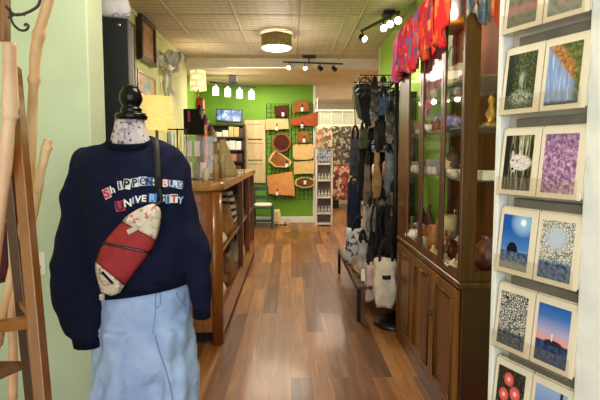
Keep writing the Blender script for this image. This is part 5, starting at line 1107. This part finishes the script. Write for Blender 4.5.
def f_flow(t,x,z,v):
    b=t.ramp(t.noise(v,12,4),[(.35,(22,22,18)),(.6,(58,56,44)),(.75,(130,124,112))])
    for cx,cz,r in ((.42,.80,.17),(.28,.48,.17),(.68,.58,.18),(.5,.2,.16)):
        b=t.mix(ell(t,x,z,cx,cz,r,r*.72,.3),b,L_((222,92,92))); b=t.mix(ell(t,x,z,cx,cz,r*.35,r*.25,.4),b,L_((240,190,170)))
    return b
def f_dusk(t,x,z,v):
    b=t.ramp(z,[(.3,(150,140,170)),(.7,(120,146,196)),(1,(150,170,206))]); b=t.mix(t.step(t.math('ABSOLUTE',t.math('SUBTRACT',x,.82)),.05,.03),b,L_((30,32,44))); return t.mix(t.step(z,.25,.2),b,L_((50,60,90)))
PICS=[[('autumn lake',f_lake),('pink and green shore',f_pinkl)],[('dark forest waterfall',f_fall),('orange rock with blue water',f_rock)],[('pale animal among birch trunks',f_wolf),('purple blossom',f_blos)],[('dark sea rock under blue sky',f_hay),('white shells above dark water',f_shell)],[('grey pebbles above dark water',f_peb),('lighthouse at blue dusk',f_light)],[('pink flowers on dark ground',f_flow),('pale blue dusk with dark post',f_dusk)]]
CW=.1215; CH=.192; TL=R(7)
MR=Matrix.Translation(RO)@Matrix.Rotation(RZ,4,'Z')
where=['topmost','second','third','fourth','fifth','lowest visible']
for r_ in range(6):
    z=zl[r_+1] if False else zl[r_+1]
    bm=NB(); box(bm,(.0,-.026,z),(LEN-.014,-.023,z+.052),.001); box(bm,(.0,-.026,z-.003),(LEN-.014,.016,z)); tr=part('tray',bm,M_tray,rk,'clear acrylic tray')
    for c_i in range(2):
        nm,fn=PICS[r_][c_i]
        loc=MR@V(.0015+c_i*(CW+.003),-.019,z+.001)
        for back in (1,0):
            lp=MR@V(.0015+c_i*(CW+.003),-.019+.008*back,z+.001+.004*back)
            T=thing('photo_card',(f'cream matted photo card of {nm} in the rack' if not back else f'cream card tucked behind the {nm} card'),'card',lp,RZ,None if not back else None)
            T.rotation_euler=(-TL*.9,0,RZ); T.rotation_mode='XYZ'
            bm=NB(); box(bm,(0,0,0),(CW,.003,CH),.0008); part('mat_board',bm,mat('cream_mat',(228,214,188),.7,var=.03,scale=3),T)
            if not back:
                bm=NB(); box(bm,(.0115,-.0008,.014),(CW-.019,.0002,CH-.020)); part('photo',bm,pic('photo_%d_%d'%(r_,c_i),fn),T)
# ================================================================= WALL SHELVING behind the bag rack
ws=thing('wall_shelving','black shelving unit with small goods on the green wall behind the bag rack','shelving',(1.10,5.05,0))
M_bs=mat('black_stain_wood',(24,20,18),.5,var=.2)
bm=NB(); box(bm,(XR-.02,4.5,.05),(XR-.002,5.9,2.02)); wpart('back_panel',bm,M_bs,ws)
for y in (4.5,5.2,5.87):
    bm=NB(); box(bm,(.98,y,0),(XR-.02,y+.03,2.02),.003); wpart('side_panel',bm,M_bs,ws)
for i,z in enumerate((.10,.45,.80,1.12,1.42,1.72,2.0)):
    bm=NB(); box(bm,(.98,4.53,z),(XR-.02,5.87,z+.02),.002); wpart('shelf',bm,M_bs,ws)
    if i<6:
        for j,(y,c,nm) in enumerate(((4.58,(150,90,54),'rust'),(4.86,(110,130,120),'sage'),(5.26,(196,176,140),'sand'),(5.56,(84,100,130),'blue'))):
            c,nm=(((150,90,54),'rust'),((110,130,120),'sage'),((206,190,160),'sand'),((84,100,130),'blue'))[(i+j)%4]
            hgt=.13+.05*((i*3+j)%3); bm=NB(); ringloft(bm,[rect_ring(1.10,y+.11,z+.021+hgt*v_,.08*q_,.10*q_,4) for v_,q_ in ((0,.92),(.1,1),(.8,.97),(1,.8))])
            single('goods_box',bm,mat('goods_'+nm,c,.7,var=.2),f'{nm} coloured soft box on the {("bottom","second lowest","third lowest","middle","second highest","top")[i]} tier of the black shelving','box',sm=True)
# ================================================================= BAG RACK
fx=thing('bag_rack','black metal display rack crowded with hanging bags beyond the china cabinet','display rack',(.9,4.3,0))
YA,YZ=3.62,5.25; XK=.90
for (x,y,zt) in ((.845,3.62,2.02),(1.0,5.25,2.05)):
    bm=NB(); tube(bm,[(x,y,.03),(x,y,zt)],.016,10); wpart('post',bm,M_black,fx)
bm=NB(); lathe(bm,[(0,0),(.165,0),(.17,.01),(.165,.028),(.05,.04),(.02,.05),(0,.05)],(.845,3.61,0),36); wpart('base',bm,mat('black_satin',(14,14,15),.3,var=.1),fx,'round black floor base')
bm=NB(); lathe(bm,[(0,0),(.15,0),(.15,.02),(.02,.04),(0,.04)],(1.0,5.25,0),28); wpart('base',bm,M_black,fx)
RAILS=[.62,1.02,1.5,2.0]
for z in RAILS:
    bm=NB(); tube(bm,[(.845,YA,z),(1.0,YZ,z)],.010,8); wpart('rail',bm,M_black,fx)
bm=NB(); tube(bm,[(.845,3.62,2.0),(.845,3.62,2.12)],.006,6); lathe(bm,[(0,.1),(.014,.12),(.003,.19),(0,.2)],(.845,3.62,2.0),8); wpart('finial',bm,M_black,fx)
# wire basket on top
bm=NB(); a=V(.60,4.0,1.93); b=V(1.02,4.4,2.09)
for z in (a.z,a.z+.05,a.z+.1,b.z):
    tube(bm,[(a.x,a.y,z),(b.x,a.y,z),(b.x,b.y,z),(a.x,b.y,z)],.005,6,closed=True)
for i in range(9):
    x=a.x+(b.x-a.x)*i/8; tube(bm,[(x,a.y,b.z),(x,a.y,a.z),(x,b.y,a.z),(x,b.y,b.z)],.0035,6)
single('wire_basket',bm,mat('grey_wire',(70,66,60),.4,.5),'grey wire basket on top of the crowded bag rack','basket')
def hbag(name,l,r,t_,b_,Y,m,label,cat='bag',strap=None,sm_=M_blackcloth,th=.045,taper=.8,bot=1.0,hook=True,band=None,p=3.2,lean=0,group=None,flare=0):
    """hanging bag: px box gives its real place at depth Y"""
    A_=at(l,b_,Y); B_=at(r,t_,Y); cx=(A_.x+B_.x)/2; hx=(B_.x-A_.x)/2; zb_=max(A_.z,.02); zt=B_.z; h=zt-zb_
    T=thing(name,label,cat,(cx,Y,zb_),0,group)
    bm=NB(); rs=[]; N=12
    for j in range(N+1):
        v_=j/N; k_=(bot+(1-bot)*min(1,v_*2.5))*(1+(taper-1)*v_); k_*=(.80+.20*min(1,v_*9)); d_=th*(.55+.45*math.sin(PI*min(1,v_*.85+.1)))*(.3 if j==N else 1)
        ro=rect_ring(lean*v_*hx,0,v_*h,hx*k_,d_,p,28)
        rs.append([V(q.x+.006*math.sin(v_*11+q.y*80),q.y+.006*math.sin(q.x*60+v_*8+l),q.z+.008*math.sin(q.x*30+l)) for q in ro])
    ringloft(bm,rs); part('body',bm,m,T)
    s=strap if strap is not None else .12
    if s:
        for yy in (-th*.5,th*.5):
            bm=NB(); x_=hx*taper*.6; tube(bm,crv([(lean*hx-x_,yy,h*.95),(lean*hx-x_*.85,yy,h+s*.5),(lean*hx,yy*.3,h+s),(lean*hx+x_*.85,yy,h+s*.5),(lean*hx+x_,yy,h*.95)],5),.007,6,flat=1.6); part('strap',bm,sm_,T)
    if band is not None:
        bm=NB(); v0,v1,w_=band[0],band[1],band[2]
        sheet(bm,lambda u,v_:V(-hx*w_+2*hx*w_*u,-(th*1.02+.003)*(1-.35*(2*u-1)**4)-.004,h*(v0+(v1-v0)*v_)),12,4); o=part('band',bm,band[3],T); mod(o,'SOLIDIFY',thickness=.004)
    if hook:
        ztop=zt+s; zr_=min([z for z in RAILS if z>=ztop-.12] or [2.0]); f=(Y-YA)/(YZ-YA); f=max(0,min(1,f)); xr=.845+.155*f; Yr=YA+(YZ-YA)*f
        bm=NB(); tube(bm,crv([(xr,Yr,zr_),(xr*.5+cx*.5,(Yr+Y)/2,zr_),(cx+lean*hx,Y,zr_),(cx+lean*hx,Y,ztop-.01)] if abs(zr_-ztop)>.03 else [(xr,Yr,zr_),(cx*.5+xr*.5,(Yr+Y)/2,zr_),(cx+lean*hx,Y,zr_)],5),.005,6); wpart('hook_arm',bm,M_black,fx)
    return T
camo=pat('camo_grey',[(0,(110,106,96)),(.35,(70,66,58)),(.6,(150,144,134)),(.85,(52,48,44))],26,'voronoi',.85)
creamp=pat('cream_pattern',[(0,(206,196,176)),(.5,(150,140,124)),(.75,(226,218,204)),(.9,(70,64,60))],30,'voronoi',.85)
blueb=mat('blue_cloth',(70,92,128),.85,var=.25,scale=20,bump=.2); tealb=mat('teal_cloth',(74,104,112),.85,var=.25,scale=20)
slate=mat('slate_cloth',(74,78,84),.85,var=.3,scale=15,bump=.2); olive=mat('olive_cloth',(86,92,62),.85,var=.25,scale=15); tan=mat('tan_cloth',(168,132,80),.8,var=.2,scale=14,bump=.2)
blg=mat('blue_grey_cloth',(122,130,142),.85,var=.25,scale=14,bump=.2); navyc=mat('navy_cloth',(26,34,62),.85,var=.25,scale=14); taupe=mat('taupe_cloth',(112,98,90),.85,var=.25,scale=14); offw=mat('off_white_cloth',(206,198,184),.85,var=.15,scale=14,bump=.2)
crt=mat('cream_tote_cloth',(232,218,196),.85,var=.1,scale=14,bump=.25); redc=mat('red_cloth',(140,26,38),.8,var=.2)
# black tote with olive side (top left)
T_=thing('tote_bag','angular black tote with olive side hanging highest on the left of the bag rack','bag',(at(365,120,4.3).x,4.3,at(365,122,4.3).z))
bm=NB(); prism(bm,[at(356,84,4.26),at(368,83,4.26),at(373,86,4.26),at(375,122,4.26),at(366,122.5,4.26),at(362,117,4.26)],(0,1,0),.09,bev=.008); wpart('body',bm,M_blackcloth,T_)
bm=NB(); prism(bm,[at(353.5,87,4.27),at(356,84,4.27),at(362.3,117,4.27),at(366,122,4.27),at(359,117,4.27),at(355,103,4.27)],(0,1,0),.08); wpart('side_gusset',bm,olive,T_,'olive green side')
bm=NB(); q=at(365,84,4.3); tube(bm,crv([q+V(-.06,0,-.01),q+V(-.03,0,.05),q+V(.03,0,.06),q+V(.06,0,-.01)],5),.006,6); wpart('handle',bm,M_blackcloth,T_)
bm=NB(); tube(bm,[(.9,4.3,2.0),(q.x,4.3,q.z+.055)],.006,6); wpart('hook_arm',bm,M_black,fx)
hbag('sling_pack',370,378.5,88,122,4.05,camo,'slim grey camouflage sling bag right of the black and olive tote',strap=.10,p=2.4)
hbag('pouch_bag',379,387,82,104,4.15,creamp,'cream patterned pouch high on the bag rack',strap=.05)
hbag('tote_bag',378,389,97,116,3.95,blueb,'small faded blue bag high on the bag rack under the cream pouch',strap=.08)
hbag('tote_bag',389,402,96,112,4.2,tealb,'teal bag tucked beside the far cabinet upright',strap=.07)
hbag('tote_bag',374,384,100,150,4.5,M_blackcloth,'long black bag hanging behind the blue one in the rack middle',strap=.10)
hbag('tote_bag',388,402,118,150,4.4,mat('charcoal_cloth',(40,36,36),.9,var=.2),'charcoal bag behind the far cabinet upright at mid height',strap=.08)
hbag('tote_bag',349,361,137,176,4.7,slate,'slate grey tote on the far left side of the bag rack at eye height',strap=.12)
hbag('tote_bag',357,373,146,200,4.5,M_blackcloth,'large plain black tote in the rack middle left of the tan bag',strap=.14)
hbag('sling_pack',359,369,128,149,4.3,olive,'small olive green bag at mid height above the large black tote',strap=.07)
hbag('sling_pack',371,383,150,198,3.85,tan,'slim tan triangular bag hanging in the middle of the bag rack',strap=.12,taper=.25,bot=.8)
hbag('sling_pack',383,396,150,204,3.95,blg,'pale blue-grey sling bag right of the tan triangular bag',strap=.1,taper=.6)
hbag('sling_pack',363,372,163,205,4.1,mat('brown_grey_cloth',(130,112,96),.85,var=.25),'brown-grey slim bag overlapping the large black tote',strap=.1,taper=.5)
hbag('garment',347,361,182,234,4.9,navyc,'navy garment hanging low at the left of the bag rack','clothing',strap=.06,th=.05,taper=.95)
hbag('tote_bag',375,387,198,240,3.9,taupe,'taupe bag hanging below the tan triangular bag',strap=.1,taper=.8)
hbag('tote_bag',362,374,200,236,4.2,offw,'small off-white bag with dark strap above the floral tote',strap=.08,taper=.7)
hbag('tote_bag',388,400,190,222,3.75,mat('rust_mix',(120,84,64),.85,var=.4,scale=25),'rust and grey bag beside the far cabinet upright at waist height',strap=.08)
hbag('tote_bag',384,399,206,262,4.0,M_blackcloth,'black bag low on the rack beside the china cabinet',strap=.10)
hbag('tote_bag',368,384,222,262,4.05,M_blackcloth,'black bag low on the rack behind the cream tote',strap=.14)
hbag('tote_bag',373,397,258,307,3.66-.14,crt,'cream canvas tote with black band hanging lowest in front','bag',strap=.15,th=.05,taper=.92,bot=.85,band=(.60,.68,.46,M_blackcloth))
hbag('tote_bag',364,377,262,300,3.72,mat('pale_pink_cloth',(214,182,172),.85,var=.1),'pale pink tote just left of the cream canvas tote','bag',strap=.12,taper=.8)
hbag('tote_bag',390,403,266,309,3.60,redc,'red bag squeezed between the cream tote and the china cabinet','bag',strap=.08)
ft=hbag('tote_bag',345,374,227,262,4.45,pat('floral_white_navy',[(0,(206,206,206)),(.4,(226,226,224)),(.55,(70,84,120)),(.66,(196,196,200)),(.8,(88,96,104)),(.9,(222,220,214))],24,'voronoi',.85),'white and navy floral tote standing on the low wooden bench','bag',strap=.12,taper=.92,hook=False,th=.09,band=(.28,.42,.25,mat('maroon_patch',(70,24,30),.8)))
ft.location.z=.302
for args in (
 ('tote_bag',392,403,122,152,3.75,mat('ash_cloth',(120,116,110),.85,var=.3),'ash grey bag beside the far cabinet upright at eye height'),
 ('sling_pack',386,394,112,144,3.7,camo,'narrow camouflage sling just left of the far cabinet upright'),
 ('tote_bag',376,386,120,146,4.1,mat('soft_black',(30,28,30),.85,var=.3),'short soft black bag above the tan triangular bag'),
 ('sling_pack',396,403,150,186,3.7,mat('sage_cloth',(112,120,104),.85,var=.3),'sage green sling against the far cabinet upright'),
 ('tote_bag',366,378,205,232,3.95,mat('dusty_grey',(148,140,136),.85,var=.3),'dusty grey bag left of the taupe bag'),
 ('tote_bag',384,396,216,256,3.72,mat('coal_cloth',(24,22,24),.85,var=.3),'coal black bag just above the cream tote'),
 ('tote_bag',392,403,226,264,3.7,mat('deep_blue',(48,60,88),.85,var=.3),'deep blue bag touching the far cabinet corner at waist height'),
 ('tote_bag',357,368,240,282,4.0,mat('patch_white',(196,186,176),.85,var=.25),'off-white drooping bag between the floral tote and pink tote'),
 ('tote_bag',370,380,250,292,3.85,mat('dull_plum',(92,60,70),.85,var=.25),'dull plum bag behind the pale pink and cream totes'),
 ('tote_bag',384,398,246,300,3.85,mat('black_twill',(26,24,26),.85,var=.2),'black twill bag behind the cream canvas tote')):
    hbag(*args,strap=.09,taper=.85)
# tangled black straps
for i in range(9):
    x0=372+i*3; bm=NB(); Y=3.75+.05*(i%3); 
    tube(bm,crv([at(x0+2,205,Y),at(x0-1+3*math.sin(i),222,Y-.02),at(x0+1,240,Y),at(x0+3*math.cos(i),254+3*(i%2),Y-.01),at(x0+5,240,Y+.02),at(x0+5,207,Y)],6),.0075,6,flat=1.5)
    single('bag_strap',bm,M_blackcloth,'black looped strap dangling among the low bags beside the cabinet','strap','black straps dangling on the bag rack')
for i,(x,y,h_,c,lb) in enumerate(((.66,4.20,.12,(150,120,96),'brown folded garment on the bench between tray and floral tote'),(.82,3.95,.26,(60,56,58),'charcoal folded bag on the bench behind the straw tray'),(.70,4.85,.20,(168,160,150),'pale grey folded bag at the far end of the bench'),(.86,4.5,.3,(84,88,100),'slate bundle on the bench beside the floral tote'),(.62,4.62,.14,(196,180,150),'sand coloured roll at the aisle edge of the bench'))):
    rs=[V(a.x*(1+.06*math.sin(a.y*60+i)),a.y,0) for a in rect_ring(0,0,0,.085,.12,3)]
    bm=NB(); ringloft(bm,[[V(x+q.x*k_,y+q.y*k_,.302+h_*v_+.01*math.sin(q.x*70+i)*v_) for q in rs] for v_,k_ in ((0,.9),(.15,1.05),(.5,.98),(.85,.85),(1,.5))]); single('folded_bag',bm,mat('fold_%d'%i,c,.85,var=.3,scale=18,bump=.2),lb,'bag',sm=True)
# price tag
bm=NB(); q=at(363,275,3.62); box(bm,q-V(.016,.001,.05),q+V(.016,.001,.05)); T_=single('hang_tag',bm,M_tag,'white paper price tag hanging left of the pale pink tote','tag')
bm=NB(); tube(bm,[q+V(0,0,.05),q+V(.03,.03,.13)],.0015,5); wpart('string',bm,M_tag,T_)
# low bench
bh=thing('low_wooden_bench','low slatted wooden bench with dark metal legs under the hanging bags','bench',(.78,4.44,0))
M_bench=wood('bench_wood',(62,42,26),(104,76,48),(3,20,3),.5,.1); M_leg=mat('blued_steel',(36,40,46),.35,.6)
bm=NB()
for i in range(5): box(bm,(.555+i*.09,3.66,.275),(.635+i*.09,5.22,.30),.004)
wpart('slats',bm,M_bench,bh)
for x,y in ((.565,3.68),(.97,3.84),(.565,5.2),(.97,5.2)):
    bm=NB(); box(bm,(x-.016,y-.016,0),(x+.016,y+.016,.275),.003); wpart('leg',bm,M_leg,bh)
bm=NB(); box(bm,(.55,3.665,.25),(.57,5.215,.275)); wpart('rail',bm,M_leg,bh)
# woven tray with sandals on the bench
bm=NB(); q=V(.67,3.98,.301); n=30
ringloft(bm,[[q+V(r*.62*math.cos(2*PI*k/n),r*1.1*math.sin(2*PI*k/n),z) for k in range(n)] for r,z in ((.12,0),(.15,.05),(.16,.07),(.15,.07),(.11,.012))]); single('woven_tray',bm,pat('straw_weave',[(0,(150,112,62)),(1,(214,180,120))],30,'wavez',.8,'LINEAR',2),'straw woven tray on the near end of the low bench','tray',sm=True)
for i,(x,y) in enumerate(((.64,3.96),(.70,4.03))):
    bm=NB(); ringloft(bm,[[V(x+.026*math.cos(2*PI*k/20)*(1+.2*math.sin(2*PI*k/20)),y+.075*math.sin(2*PI*k/20),z) for k in range(20)] for z in (.316+i*.002,.335+i*.002)]); tube(bm,crv([(x-.028,y,.325),(x-.015,y+.01,.36),(x+.015,y+.01,.36),(x+.028,y,.325)],4),.006,6)
    single('sandal',bm,mat('sandal_%d'%i,((206,170,110),(226,206,160))[i],.7),('tan','pale cream')[i]+' strap sandal lying in the woven tray','sandal')
sc.view_settings.view_transform='Standard'; sc.view_settings.look='None'; sc.view_settings.gamma=1; sc.view_settings.use_curve_mapping=False
sc.view_settings.exposure=EXPO if 'EXPO' in globals() else 0.0
sc.cycles.max_bounces=8; sc.cycles.diffuse_bounces=4; sc.cycles.glossy_bounces=3; sc.cycles.transparent_max_bounces=16; sc.cycles.sample_clamp_indirect=4; sc.cycles.caustics_reflective=False; sc.cycles.caustics_refractive=False
